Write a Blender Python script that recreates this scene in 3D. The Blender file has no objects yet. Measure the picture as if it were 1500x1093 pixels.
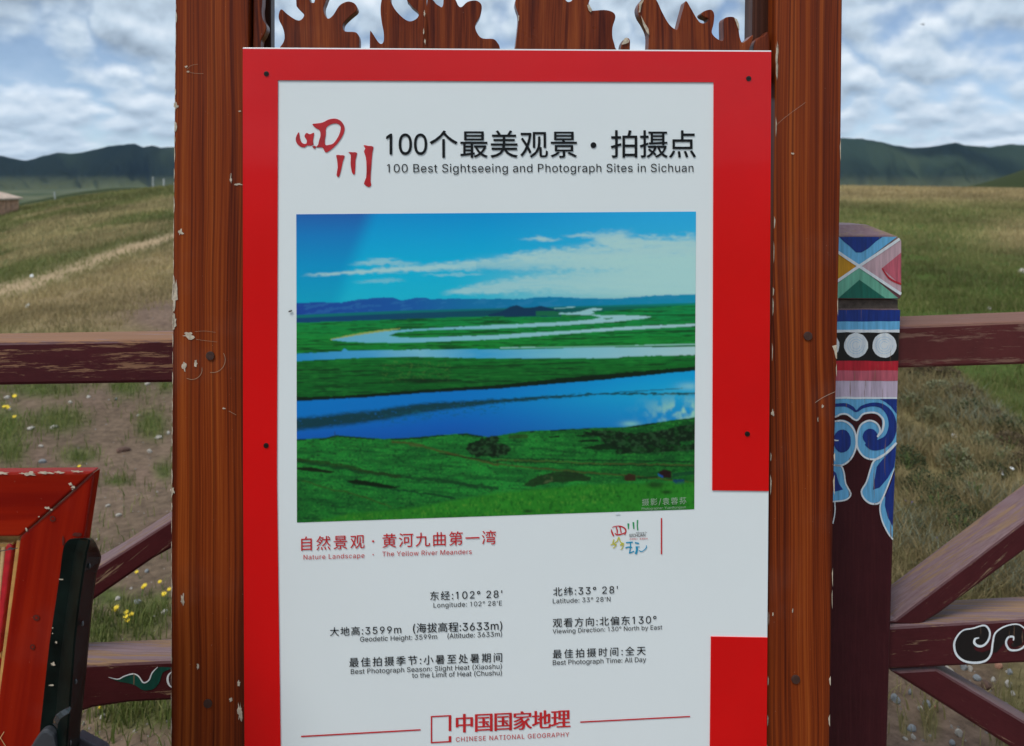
import bpy, bmesh, math, random
import numpy as np
from mathutils import Vector
from mathutils.geometry import tessellate_polygon

random.seed(7); RNG = np.random.default_rng(7)
SC = bpy.context.scene
COL = SC.collection

# ------------------------------------------------------------------ camera, sky, sun, exposure
EYE = 1.55; F = 1200.0; CX = 750.0; HZ = 262.0          # focal length and horizon in photo pixels
cam_d = bpy.data.cameras.new('camera'); cam = bpy.data.objects.new('camera', cam_d); COL.objects.link(cam)
cam.location = (0, 0, EYE); cam.rotation_euler = (math.radians(90), 0, 0)
cam_d.sensor_width = 36; cam_d.lens = F/1500*36; cam_d.shift_y = -(546.5-HZ)/1500
cam_d.clip_start = 0.05; cam_d.clip_end = 60000
cam_d.dof.use_dof = True; cam_d.dof.focus_distance = 1.36; cam_d.dof.aperture_fstop = 6.3
SC.camera = cam

SUN_EL, SUN_AZ = 56, 215                                 # degrees; azimuth clockwise from +Y (behind the camera, to its left)
sd = bpy.data.lights.new('sun', 'SUN'); so = bpy.data.objects.new('sun', sd); COL.objects.link(so)
sd.energy = 2.0; sd.angle = math.radians(22); sd.color = (1.0, 0.965, 0.91)
e_, a_ = math.radians(SUN_EL), math.radians(SUN_AZ)
sdir = Vector((math.sin(a_)*math.cos(e_), math.cos(a_)*math.cos(e_), math.sin(e_)))
so.rotation_euler = sdir.to_track_quat('Z', 'Y').to_euler(); so.location = (-3, -3, 8)

W = bpy.data.worlds.new('World'); SC.world = W; W.use_nodes = True
def world():
    nt = W.node_tree; N = nt.nodes; L = nt.links; N.clear()
    def n(t, **k):
        x = N.new(t)
        for a, b in k.items(): setattr(x, a, b)
        return x
    def math_(op, a, b=None, c=None, clamp=False):
        x = n('ShaderNodeMath', operation=op); x.use_clamp = clamp
        for i, v in enumerate((a, b, c)):
            if v is None: continue
            if isinstance(v, (int, float)): x.inputs[i].default_value = v
            else: L.new(v, x.inputs[i])
        return x.outputs[0]
    out = n('ShaderNodeOutputWorld'); bg = n('ShaderNodeBackground'); L.new(bg.outputs[0], out.inputs[0])
    sky = n('ShaderNodeTexSky', sky_type='NISHITA'); sky.sun_disc = False
    sky.sun_elevation = e_; sky.sun_rotation = a_; sky.altitude = 3500; sky.air_density = 1; sky.dust_density = 1.5
    tc = n('ShaderNodeTexCoord'); sep = n('ShaderNodeSeparateXYZ'); L.new(tc.outputs['Generated'], sep.inputs[0])
    zz = math_('MAXIMUM', sep.outputs[2], 0.0)
    hl = math_('SQRT', math_('ADD', math_('MULTIPLY', sep.outputs[0], sep.outputs[0]), math_('MULTIPLY', sep.outputs[1], sep.outputs[1])))
    hl = math_('MAXIMUM', hl, 0.05)
    vv = math_('LOGARITHM', math_('ADD', zz, 0.055), math.e)
    def proj(dz, sx, seed):
        cx = math_('DIVIDE', sep.outputs[0], hl); cy = math_('DIVIDE', sep.outputs[1], hl)
        c = n('ShaderNodeCombineXYZ'); L.new(math_('MULTIPLY', cx, -6.6*sx), c.inputs[0]); L.new(math_('MULTIPLY', cy, 6.6*sx), c.inputs[1])
        L.new(math_('ADD', math_('MULTIPLY', vv, 1.75), seed+dz), c.inputs[2])
        return c.outputs[0]
    def noise(vec, sc, det, rough, dist=0.0):
        t = n('ShaderNodeTexNoise'); t.inputs['Scale'].default_value = sc; t.inputs['Detail'].default_value = det
        t.inputs['Roughness'].default_value = rough; t.inputs['Distortion'].default_value = dist
        L.new(vec, t.inputs['Vector']); return t.outputs['Fac']
    def ramp(fac, pts):
        r = n('ShaderNodeValToRGB'); L.new(fac, r.inputs[0]); e = r.color_ramp.elements
        e[0].position, e[0].color = pts[0][0], pts[0][1]; e[1].position, e[1].color = pts[-1][0], pts[-1][1]
        for p, c in pts[1:-1]: x = e.new(p); x.color = c
        return r.outputs[0]
    g = lambda v: (v, v, v, 1)
    big = noise(proj(0.0, 0.45, 3.1), 0.7, 6, 0.5, 0.3)
    big2 = noise(proj(0.22, 0.45, 3.1), 0.7, 6, 0.5, 0.3)
    puff = noise(proj(0.0, 1.0, 8.4), 0.95, 9, 0.50, 0.0)
    puff2 = noise(proj(0.10, 1.0, 8.4), 0.95, 9, 0.50, 0.0)
    def billow(dz):
        return math_('MULTIPLY', math_('ABSOLUTE', math_('SUBTRACT', noise(proj(dz, 1.0, 21.7), 1.5, 4, 0.45), 0.5)), 1.5)
    puff = math_('ADD', math_('MULTIPLY', puff, 0.85), billow(0.0)); puff2 = math_('ADD', math_('MULTIPLY', puff2, 0.85), billow(0.10))
    # lit tops and grey undersides: cloud density here less the density just above
    lit = math_('MULTIPLY', math_('SUBTRACT', puff, puff2), 1.9)
    lit2 = math_('MULTIPLY', math_('SUBTRACT', big, big2), 1.5)
    dens = math_('ADD', math_('MULTIPLY', big, 0.62), math_('MULTIPLY', puff, 0.42))
    cover = ramp(dens, [(0.43, g(0.22)), (0.50, g(1))])
    shade = math_('ADD', math_('ADD', math_('SUBTRACT', 1.15, math_('MULTIPLY', dens, 1.0)), lit), lit2, clamp=True)
    ccol = ramp(shade, [(0.15, (0.15, 0.19, 0.24, 1)), (0.42, (0.31, 0.38, 0.46, 1)), (0.62, (0.44, 0.53, 0.62, 1)), (0.92, (0.68, 0.74, 0.80, 1))])
    skm = n('ShaderNodeVectorMath', operation='SCALE'); L.new(sky.outputs[0], skm.inputs[0]); skm.inputs[3].default_value = 1.0
    bscale = n('ShaderNodeVectorMath', operation='SCALE'); L.new(ccol, bscale.inputs[0]); bscale.inputs[3].default_value = 1/SKY_STRENGTH
    mix = n('ShaderNodeMixRGB'); L.new(cover, mix.inputs[0]); L.new(skm.outputs[0], mix.inputs[1]); L.new(bscale.outputs[0], mix.inputs[2])
    # thin bright veil low over the horizon
    veil = ramp(zz, [(0.0, g(0.40)), (0.04, g(0.10)), (0.12, g(0.0))])
    mv = n('ShaderNodeMixRGB'); L.new(veil, mv.inputs[0]); L.new(mix.outputs[0], mv.inputs[1]); mv.inputs[2].default_value = (0.44/SKY_STRENGTH, 0.54/SKY_STRENGTH, 0.65/SKY_STRENGTH, 1)
    L.new(mv.outputs[0], bg.inputs[0]); bg.inputs[1].default_value = SKY_STRENGTH
SKY_STRENGTH = 0.09
world()
VS = SC.view_settings; VS.view_transform = 'Standard'; VS.look = 'None'; VS.gamma = 1; VS.use_curve_mapping = False
VS.exposure = 0.40
SC.cycles.use_denoising = True
SC.cycles.max_bounces = 6; SC.cycles.volume_bounces = 0; SC.cycles.volume_step_rate = 10

# ------------------------------------------------------------------ small helpers
def lin(c): c = c/255.0; return c/12.92 if c <= 0.04045 else ((c+0.055)/1.055)**2.4
LIFT = 1.02                                              # photo colour -> surface colour under the place's daylight
def C(r, g, b, k=LIFT): return (min(lin(r)*k, 0.9), min(lin(g)*k, 0.9), min(lin(b)*k, 0.9))
def vnoise(x, y, seed=0):
    xi = np.floor(x).astype(np.int64); yi = np.floor(y).astype(np.int64); xf = x-xi; yf = y-yi
    def h(a, b):
        n = (a*374761393 + b*668265263 + seed*1442695041) & 0xffffffff
        n = ((n ^ (n >> 13))*1274126177) & 0xffffffff
        return ((n ^ (n >> 16)) & 0xffff)/65535.0
    u = xf*xf*(3-2*xf); v = yf*yf*(3-2*yf)
    return (h(xi, yi)*(1-u)+h(xi+1, yi)*u)*(1-v)+(h(xi, yi+1)*(1-u)+h(xi+1, yi+1)*u)*v
def fbm(x, y, o=4, seed=0):
    s = 0; a = 0.5; t = 0
    for k in range(o):
        s = s+a*vnoise(x*2**k, y*2**k, seed+k); t += a; a *= 0.5
    return s/t
def sstep(a, b, x): t = np.clip((x-a)/(b-a), 0, 1); return t*t*(3-2*t)

WL = {}                                                  # world location of every object
def tag(o, label=None, cat=None, group=None, kind=None):
    if label: o['label'] = label
    if cat: o['category'] = cat
    if group: o['group'] = group
    if kind: o['kind'] = kind
    return o
def thing(name, label, cat, loc, group=None):
    o = bpy.data.objects.new(name, None); o.empty_display_size = 0.1; COL.objects.link(o); o.location = loc
    WL[o.name] = Vector(loc); return tag(o, label, cat, group)
def mk(name, vs, fs, m, parent=None, loc=None, smooth=False, bevel=0, cols=None):
    """one mesh object from world-space vertices"""
    base = WL[parent.name] if parent else Vector(loc or (0, 0, 0))
    me = bpy.data.meshes.new(name)
    if isinstance(vs, np.ndarray):
        v = (vs-np.array(base)).tolist()
    else: v = [tuple(Vector(p)-base) for p in vs]
    me.from_pydata(v, [], fs.tolist() if isinstance(fs, np.ndarray) else fs)
    if m: me.materials.append(m)
    if cols is not None:
        ca = me.color_attributes.new('Col', 'FLOAT_COLOR', 'POINT')
        ca.data.foreach_set('color', np.ascontiguousarray(cols, dtype=np.float32).ravel())
    if smooth: me.shade_smooth()
    me.update()
    o = bpy.data.objects.new(name, me); COL.objects.link(o)
    if parent: o.parent = parent
    else: o.location = base
    WL[o.name] = base
    if bevel:
        b = o.modifiers.new('bevel', 'BEVEL'); b.width = bevel; b.segments = 2; b.limit_method = 'ANGLE'; b.angle_limit = 0.6
    return o

class Plane:
    """an upright surface in the place; pt() gives the point on it seen at photo pixel (px, py), d metres in front"""
    def __init__(s, x0, y0, tan):
        s.P = Vector((x0, y0, 0)); th = math.atan(tan); s.U = Vector((math.cos(th), math.sin(th), 0)); s.N = Vector((math.sin(th), -math.cos(th), 0))
    def pt(s, px, py, d=0.0):
        r = Vector(((px-CX)/F, 1, -(py-HZ)/F)); e = Vector((0, 0, EYE))
        t = (s.P+s.N*d-e).dot(s.N)/r.dot(s.N); return e+r*t
BP = Plane(0, 1.320, 0.073)                              # face of the printed board
FP = Plane(0.686, 1.62, 0.115)                           # face of the fence posts
OP = Plane(-0.6, 1.10, 0.02)                             # face of the orange frame

def smooth_loop(pts, n=5, closed=True):
    P = [Vector((p[0], p[1])) for p in pts]; out = []; m = len(P)
    rng = range(m) if closed else range(m-1)
    for i in rng:
        if closed: a, b, c, d = P[(i-1) % m], P[i], P[(i+1) % m], P[(i+2) % m]
        else: a, b, c, d = P[max(i-1, 0)], P[i], P[i+1], P[min(i+2, m-1)]
        for k in range(n):
            t = k/n
            out.append(0.5*((2*b)+(c-a)*t+(2*a-5*b+4*c-d)*t*t+(3*b-3*c+d-a)*t**3))
    if not closed: out.append(P[-1])
    return [(p.x, p.y) for p in out]
def prism(name, pl, loops, d, t, m, parent, bevel=0, smooth=False, **kw):
    """solid cut from outlines given in photo pixels; front face d in front of plane pl, thickness t"""
    if not isinstance(loops[0][0], (tuple, list)): loops = [loops]
    fr = [[pl.pt(x, y, d) for x, y in lp] for lp in loops]
    if len(loops) == 1:
        a = sum(l[0]*r[1]-r[0]*l[1] for l, r in zip(loops[0], loops[0][1:]+loops[0][:1]))
        F0 = fr[0] if a < 0 else fr[0][::-1]; n = len(F0)
        vs = F0+[p-pl.N*t for p in F0]
        fs = [tuple(range(n)), tuple(range(2*n-1, n-1, -1))]+[(i, i+n, (i+1) % n+n, (i+1) % n) for i in range(n)]
        return mk(name, vs, fs, m, parent, bevel=bevel, smooth=smooth, **kw)
    flat = [p for l in fr for p in l]; n = len(flat)
    tris = tessellate_polygon([[Vector((q[0], q[1], 0)) for q in l] for l in loops])
    vs = flat+[p-pl.N*t for p in flat]; fs = [tuple(x) for x in tris]+[tuple(i+n for i in x[::-1]) for x in tris]; s = 0
    for l in fr:
        k = len(l); fs += [(s+i, s+(i+1) % k, s+(i+1) % k+n, s+i+n) for i in range(k)]; s += k
    return mk(name, vs, fs, m, parent, **kw)
def decals(name, pl, polys, d, m, parent, **kw):
    """flat paint: polygons in photo pixels joined in one sheet lying d in front of the plane"""
    vs = []; fs = []
    for poly in polys:
        tr = tessellate_polygon([[Vector((x, y, 0)) for x, y in poly]]); s = len(vs)
        vs += [pl.pt(x, y, d) for x, y in poly]; fs += [tuple(s+i for i in t) for t in tr]
    o = mk(name, vs, fs, m, parent, **kw)
    if name == 'paint_chip': o['kind'] = 'stuff'
    return o
def ribbon(pts, w, n=5, sm=True):
    """outline of a brush stroke along pts; w a width or one width per point"""
    ws = w if isinstance(w, (list, tuple)) else [w]*len(pts)
    if sm:
        c = smooth_loop(pts, n, False); wv = np.interp(np.linspace(0, len(pts)-1, len(c)), range(len(pts)), ws)
    else: c, wv = pts, ws
    L, R = [], []
    for i, p in enumerate(c):
        a = c[max(i-1, 0)]; b = c[min(i+1, len(c)-1)]; dx, dy = b[0]-a[0], b[1]-a[1]; l = math.hypot(dx, dy) or 1
        nx, ny = -dy/l, dx/l; h = wv[i]/2
        L.append((p[0]+nx*h, p[1]+ny*h)); R.append((p[0]-nx*h, p[1]-ny*h))
    return L, R
def strokes(name, pl, items, d, m, parent, **kw):
    """brush strokes as strips of quads"""
    vs = []; fs = []
    for k, (pts, w) in enumerate(items):
        L, R = ribbon(pts, w); s = len(vs)
        for a, b in zip(L, R): vs += [pl.pt(*a, d+k*2e-5), pl.pt(*b, d+k*2e-5)]
        fs += [(s+2*i, s+2*i+1, s+2*i+3, s+2*i+2) for i in range(len(L)-1)]
    return mk(name, vs, fs, m, parent, **kw)
def blob(x, y, rx, ry, n=11, rough=0.35, ang=0):
    if rough >= .3: n, rough = n+6, min(.6, rough+.15)
    o = []
    for i in range(n):
        a = 2*math.pi*i/n; k = 1+random.uniform(-rough, rough); u, v = math.cos(a)*rx*k, math.sin(a)*ry*k
        o.append((x+u*math.cos(ang)-v*math.sin(ang), y+u*math.sin(ang)+v*math.cos(ang)))
    return o
def box_between(name, a, b, up, w, h, m, parent, bevel=0.004, arch=0):
    """beam from a to b: a and b are the near top edge; w depth away along `up` cross, h height downwards"""
    pass

# ------------------------------------------------------------------ materials
def newmat(name):
    m = bpy.data.materials.new(name); m.use_nodes = True; nt = m.node_tree
    b = nt.nodes['Principled BSDF']; return m, nt, b
class NT:
    def __init__(s, nt): s.nt = nt
    def n(s, t, **k):
        x = s.nt.nodes.new(t)
        for a, b in k.items(): setattr(x, a, b)
        return x
    def l(s, a, b): s.nt.links.new(a, b)
    def pos(s, scale=(1, 1, 1), rot=(0, 0, 0)):
        g = s.n('ShaderNodeNewGeometry'); mp = s.n('ShaderNodeMapping'); s.l(g.outputs['Position'], mp.inputs[0])
        mp.inputs['Rotation'].default_value = rot; vm = s.n('ShaderNodeVectorMath', operation='MULTIPLY'); s.l(mp.outputs[0], vm.inputs[0]); vm.inputs[1].default_value = scale; return vm.outputs[0]
    def noise(s, vec, sc=1, det=4, rough=0.55, dist=0):
        t = s.n('ShaderNodeTexNoise'); s.l(vec, t.inputs['Vector'])
        for k, v in (('Scale', sc), ('Detail', det), ('Roughness', rough), ('Distortion', dist)): t.inputs[k].default_value = v
        return t.outputs['Fac']
    def ramp(s, fac, pts):
        r = s.n('ShaderNodeValToRGB'); s.l(fac, r.inputs[0]); e = r.color_ramp.elements
        f4 = lambda c: (c, c, c, 1) if isinstance(c, (int, float)) else (*c[:3], 1)
        e[0].position, e[0].color = pts[0][0], f4(pts[0][1]); e[1].position, e[1].color = pts[-1][0], f4(pts[-1][1])
        for p, c in pts[1:-1]: x = e.new(p); x.color = f4(c)
        return r.outputs[0]
    def mix(s, fac, a, b, bt='MIX'):
        x = s.n('ShaderNodeMixRGB', blend_type=bt)
        for i, v in enumerate((fac, a, b)):
            if isinstance(v, (int, float)): x.inputs[i].default_value = v if i == 0 else (v, v, v, 1)
            elif isinstance(v, tuple): x.inputs[i].default_value = (*v[:3], 1)
            else: s.l(v, x.inputs[i])
        return x.outputs[0]
    def math(s, op, a, b=0.0, clamp=False):
        x = s.n('ShaderNodeMath', operation=op); x.use_clamp = clamp
        for i, v in enumerate((a, b)):
            if isinstance(v, (int, float)): x.inputs[i].default_value = v
            else: s.l(v, x.inputs[i])
        return x.outputs[0]
    def bump(s, h, st, dist, b):
        x = s.n('ShaderNodeBump'); x.inputs['Strength'].default_value = st; x.inputs['Distance'].default_value = dist
        s.l(h, x.inputs['Height']); s.l(x.outputs[0], b.inputs['Normal'])
def plain(name, col, rough=0.5, var=0.12, nscale=30, coat=0.0, spec=0.5, metal=0.0):
    m, nt, b = newmat(name); T = NT(nt)
    nz = T.noise(T.pos(), nscale, 5, 0.6)
    lo = tuple(c*(1-var) for c in col); hi = tuple(min(1, c*(1+var)) for c in col)
    T.l(T.ramp(nz, [(0.3, lo), (0.7, hi)]), b.inputs['Base Color'])
    b.inputs['Roughness'].default_value = rough; b.inputs['Coat Weight'].default_value = coat; b.inputs['Coat Roughness'].default_value = 0.06
    b.inputs['Specular IOR Level'].default_value = spec; b.inputs['Metallic'].default_value = metal
    return m
def wood(name, dark, mid, light, vec=(330, 330, 2.2), rough=0.32, coat=0.25, broad=(55, 55, 0.35), rot=(0, 0, 0)):
    m, nt, b = newmat(name); T = NT(nt)
    drift = T.n('ShaderNodeCombineXYZ'); dn = T.math('SUBTRACT', T.noise(T.pos((4, 4, 1.3), rot), 1, 2, 0.5), 0.5); T.l(T.math('MULTIPLY', dn, vec[0]*0.045), drift.inputs[0 if vec[0] > vec[2] else 2])
    def sway(v):
        q = T.n('ShaderNodeVectorMath', operation='ADD'); T.l(v, q.inputs[0]); d2 = T.n('ShaderNodeVectorMath', operation='SCALE'); T.l(drift.outputs[0], d2.inputs[0]); return q, d2
    def swayed(v, k):
        q, d2 = sway(v); d2.inputs[3].default_value = k; T.l(d2.outputs[0], q.inputs[1]); return q.outputs[0]
    f = T.noise(swayed(T.pos(vec, rot), 1.0), 1, 3, 0.6); w = T.noise(swayed(T.pos(broad, rot), broad[0]/vec[0]), 1, 2, 0.5, 0.4)
    s = T.math('ADD', T.math('MULTIPLY', f, 0.45), T.math('MULTIPLY', w, 0.55))
    c = T.ramp(s, [(0.36, dark), (0.5, mid), (0.66, light)])
    thin = T.noise(swayed(T.pos((vec[0]*0.6, vec[1]*0.6, vec[2]*0.3), rot), 0.6), 1, 1, 0.4)
    c = T.mix(T.ramp(thin, [(0.34, 0.55), (0.47, 0.0)]), c, dark)
    speck = T.noise(T.pos(), 420, 2, 0.5)
    c = T.mix(T.ramp(speck, [(0.775, 0.0), (0.80, 0.55)]), c, (0.55, 0.44, 0.30))
    haze = T.noise(T.pos(), 6, 4, 0.6)
    c = T.mix(T.ramp(haze, [(0.55, 0.0), (0.85, 0.05)]), c, (0.35, 0.30, 0.27))
    T.l(c, b.inputs['Base Color']); b.inputs['Specular IOR Level'].default_value = 0.14; b.inputs['Coat Weight'].default_value = coat*0.2; b.inputs['Coat Roughness'].default_value = 0.2
    T.l(T.ramp(haze, [(0.3, rough), (0.7, rough+0.2)]), b.inputs['Roughness'])
    T.bump(f, 0.15, 0.0006, b); return m
def worn(name, paint, bare, vec=(3, 40, 60), wear=0.5, topwear=0.3, rot=(0, 0, 0), rough=0.55):
    """old paint flaking along the grain, most on faces open to rain and hands"""
    m, nt, b = newmat(name); T = NT(nt)
    g = T.n('ShaderNodeNewGeometry'); sp = T.n('ShaderNodeSeparateXYZ'); T.l(g.outputs['Normal'], sp.inputs[0])
    up = T.math('MAXIMUM', sp.outputs[2], 0.0)
    n1 = T.noise(T.pos(tuple(2.4*q for q in vec), rot), 1, 8, 0.78, 0.2); n2 = T.noise(T.pos((0.45*vec[0], 0.6*vec[1], 0.6*vec[2]), rot), 1, 4, 0.65, 0.5)
    v = T.math('ADD', T.math('ADD', T.math('MULTIPLY', n1, 0.5), T.math('MULTIPLY', n2, 0.5)), T.math('MULTIPLY', up, topwear))
    fac = T.ramp(v, [(wear, 0.0), (wear+0.035, 1.0)])
    br = T.mix(T.noise(T.pos(tuple(2.5*q for q in vec), rot), 1, 4, 0.7), tuple(c*0.55 for c in bare), tuple(min(1, c*1.3) for c in bare))
    pt_ = T.mix(T.noise(T.pos(), 14, 5, 0.7), tuple(c*0.6 for c in paint), tuple(c*1.4 for c in paint)); pt_ = T.mix(T.ramp(T.noise(T.pos(tuple(4*q for q in vec), rot), 1, 4, 0.7), [(.45, 0), (.8, .25)]), pt_, (0.12, 0.03, 0.03))
    chalk = T.math('MULTIPLY', T.math('MULTIPLY', up, 0.9), T.noise(T.pos(tuple(3*q for q in vec), rot), 1, 5, 0.7))
    pt_ = T.mix(chalk, pt_, (0.36, 0.27, 0.28))
    T.l(T.mix(fac, pt_, br), b.inputs['Base Color']); b.inputs['Specular IOR Level'].default_value = 0.25; T.l(T.ramp(fac, [(0, rough), (1, 0.85)]), b.inputs['Roughness'])
    T.bump(T.math('SUBTRACT', T.math('MULTIPLY', n1, 0.7), fac), 0.35, 0.0015, b); return m
def vcol(name, rough=0.9, k=1.0, fine=None, coat=0, bump=0, sp=0.3, trans=0.0):
    m, nt, b = newmat(name); T = NT(nt)
    a = T.n('ShaderNodeVertexColor'); a.layer_name = 'Col'; c = a.outputs[0]
    if fine:
        nz = T.noise(T.pos(), fine, 6, 0.7); c = T.mix(1.0, c, T.ramp(nz, [(0.28, 0.55), (0.5, 1.0), (0.72, 1.5)]), 'MULTIPLY')
        if bump: T.bump(nz, 0.7, bump, b)
    T.l(c, b.inputs['Base Color']); b.inputs['Roughness'].default_value = rough
    b.inputs['Coat Weight'].default_value = coat; b.inputs['Coat Roughness'].default_value = 0.05; b.inputs['Specular IOR Level'].default_value = sp
    if trans:
        tl = T.n('ShaderNodeBsdfTranslucent'); T.l(c, tl.inputs[0]); mx = T.n('ShaderNodeMixShader'); mx.inputs[0].default_value = trans
        T.l(b.outputs[0], mx.inputs[1]); T.l(tl.outputs[0], mx.inputs[2]); T.l(mx.outputs[0], nt.nodes['Material Output'].inputs[0])
    return m
WHITE = plain('board_white', (0.79, 0.85, 0.86), 0.35, 0.015, 3, coat=0.3)
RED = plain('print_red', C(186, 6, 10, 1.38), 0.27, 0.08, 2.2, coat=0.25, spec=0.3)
DRED = plain('logo_red', C(166, 14, 22, 1.2), 0.4, 0.3, 40, coat=0.3)
TRED = plain('letter_red', C(190, 34, 40, 1.1), 0.4, 0.1, coat=0.3)
INK = plain('ink_black', (0.006, 0.007, 0.008), 0.4, 0.1, spec=0.25)
PALEINK = plain('ink_pale', C(150, 175, 150), 0.5, 0.1)
LGREEN = plain('logo_green', C(40, 150, 90), 0.5); LYELL = plain('logo_yellow', C(195, 190, 80), 0.5); LBLUE = plain('logo_blue', C(25, 145, 185), 0.5)
POSTW = wood('laminate_wood', (0.062, 0.009, 0.004), (0.205, 0.034, 0.006), (0.34, 0.078, 0.013))
CARVW = wood('carved_wood', (0.060, 0.009, 0.004), (0.165, 0.029, 0.007), (0.27, 0.060, 0.013), vec=(300, 300, 9), broad=(60, 60, 2.0), rough=0.25, coat=0.4)
DARKW = wood('dark_wood', (0.03, 0.010, 0.006), (0.07, 0.024, 0.014), (0.12, 0.045, 0.025), rough=0.35)
CREAM = plain('bare_fibreboard', (0.50, 0.42, 0.32), 0.9, 0.35, 180)
SCREW = plain('screw_black', (0.03, 0.025, 0.022), 0.35, 0.3, metal=0.6)
PEG = plain('peg_wood', (0.05, 0.02, 0.014), 0.5, 0.3, 200)
MAROON = worn('maroon_rail', (0.060, 0.009, 0.012), (0.28, 0.17, 0.10), vec=(2.0, 80, 90), wear=0.575, topwear=0.10)
MAROONT = worn('maroon_top_rail', (0.060, 0.009, 0.012), (0.27, 0.14, 0.08), vec=(2.0, 60, 90), wear=0.53, topwear=0.09)
MAROONR = worn('maroon_faded_rail', (0.095, 0.020, 0.020), (0.20, 0.10, 0.075), vec=(2.2, 45, 60), wear=0.53, topwear=0.16)
MAROONB = worn('maroon_brace', (0.060, 0.009, 0.012), (0.24, 0.15, 0.095), vec=(2.0, 95, 120), wear=0.575, topwear=0.06, rot=(0, math.radians(37), 0))
MAROONC = worn('maroon_brace_down', (0.060, 0.009, 0.012), (0.24, 0.14, 0.09), vec=(2.0, 95, 120), wear=0.59, topwear=0.05, rot=(0, math.radians(-31), 0))
POSTM = worn('maroon_post', (0.045, 0.008, 0.012), (0.26, 0.14, 0.08), vec=(60, 60, 2.5), wear=0.72, topwear=0.0, rough=0.4)
def paint(name, col, streak=0.25): 
    m, nt, b = newmat(name); T = NT(nt)
    n1 = T.noise(T.pos((150, 150, 12)), 1, 4, 0.6); n2 = T.noise(T.pos((210, 210, 9)), 1, 3, 0.6)
    c = T.ramp(n1, [(0.3, tuple(x*(1-streak) for x in col)), (0.7, tuple(min(0.9, x*(1+streak)) for x in col))])
    c = T.mix(T.ramp(n2, [(0.655, 0.0), (0.69, 0.8)]), c, (0.22, 0.13, 0.08))
    T.l(c, b.inputs['Base Color']); b.inputs['Roughness'].default_value = 0.42; b.inputs['Coat Weight'].default_value = 0.1
    T.bump(n1, 0.2, 0.0008, b); return m
PBLUE = paint('paint_blue', C(14, 48, 128), 0.35); PLBL = paint('paint_sky', C(96, 166, 208, 1.15)); PWHT = paint('paint_white', C(196, 205, 220, 1.35), 0.15)
PYEL = paint('paint_ochre', C(196, 140, 20)); PGRN = paint('paint_green', C(10, 100, 84)); PLGR = paint('paint_mint', C(106, 176, 150))
PPNK = paint('paint_pink', C(196, 164, 172)); PRED = paint('paint_red', C(186, 26, 46), 0.3); PBLK = paint('paint_black', C(14, 14, 18))
PROSE = paint('paint_rose', C(190, 92, 108), 0.35); PLIL = paint('paint_lilac', C(196, 180, 200)); PTOP = worn('post_top', (0.16, 0.06, 0.07), (0.30, 0.20, 0.16), vec=(30, 30, 30), wear=0.5, topwear=0.0)
ORANGE = wood('orange_lacquer', (0.16, 0.003, 0.001), (0.22, 0.006, 0.001), (0.29, 0.013, 0.002), vec=(90, 90, 4), broad=(22, 22, 1.4), rough=0.28, coat=0.35, rot=(0, -0.14, 0))
ORANGEH = wood('orange_lacquer_rail', (0.18, 0.004, 0.001), (0.26, 0.009, 0.001), (0.33, 0.018, 0.003), vec=(4, 90, 90), broad=(1.4, 22, 22), rough=0.28, coat=0.35)
GOLD = plain('gold_paint', (0.50, 0.27, 0.08), 0.4, 0.25, 60, coat=0.3); GOLDL = plain('gold_paint_pale', (0.62, 0.42, 0.20), 0.4, 0.25, 60)
CRIM = plain('crimson_paint', (0.48, 0.012, 0.022), 0.35, 0.25, 80, coat=0.3)
BLACKL = plain('black_green_lacquer', (0.003, 0.007, 0.006), 0.36, 0.6, 30, coat=0.0, spec=0.12)
STEEL = plain('dull_steel', (0.10, 0.11, 0.12), 0.4, 0.4, 60, metal=0.5)
KNOT = plain('wood_knot', (0.09, 0.012, 0.008), 0.4, 0.4, 300)

# ------------------------------------------------------------------ the land
def silh(px):
    xs = [-2600, -1200, -500, -200, -60, 0, 35, 52, 65, 85, 110, 125, 160, 198, 210, 222, 235, 250, 330, 420, 520, 640, 760, 880, 1000, 1120, 1200, 1235, 1260, 1290, 1310, 1340, 1375, 1400, 1415, 1450, 1480, 1500, 1560, 1700, 2000, 2600, 4100]
    ys = [225, 215, 205, 214, 222, 228, 235.5, 232, 228, 224, 225, 222, 214, 210.5, 216, 213.5, 216, 215.5, 212, 220, 224, 216, 212, 220, 224, 212, 205, 202, 203, 208, 213, 217, 213.5, 209, 213, 215.5, 211, 213, 209, 216, 206, 214, 225]
    return np.interp(px, xs, ys)
def crest(px):
    return np.interp(px, [-900, -300, 0, 30, 100, 160, 250, 500, 750, 1000, 1235, 1350, 1500, 1800, 2600], [350, 330, 315, 307, 293, 284, 274, 271, 272, 275, 274.5, 276, 279, 290, 300])
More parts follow.
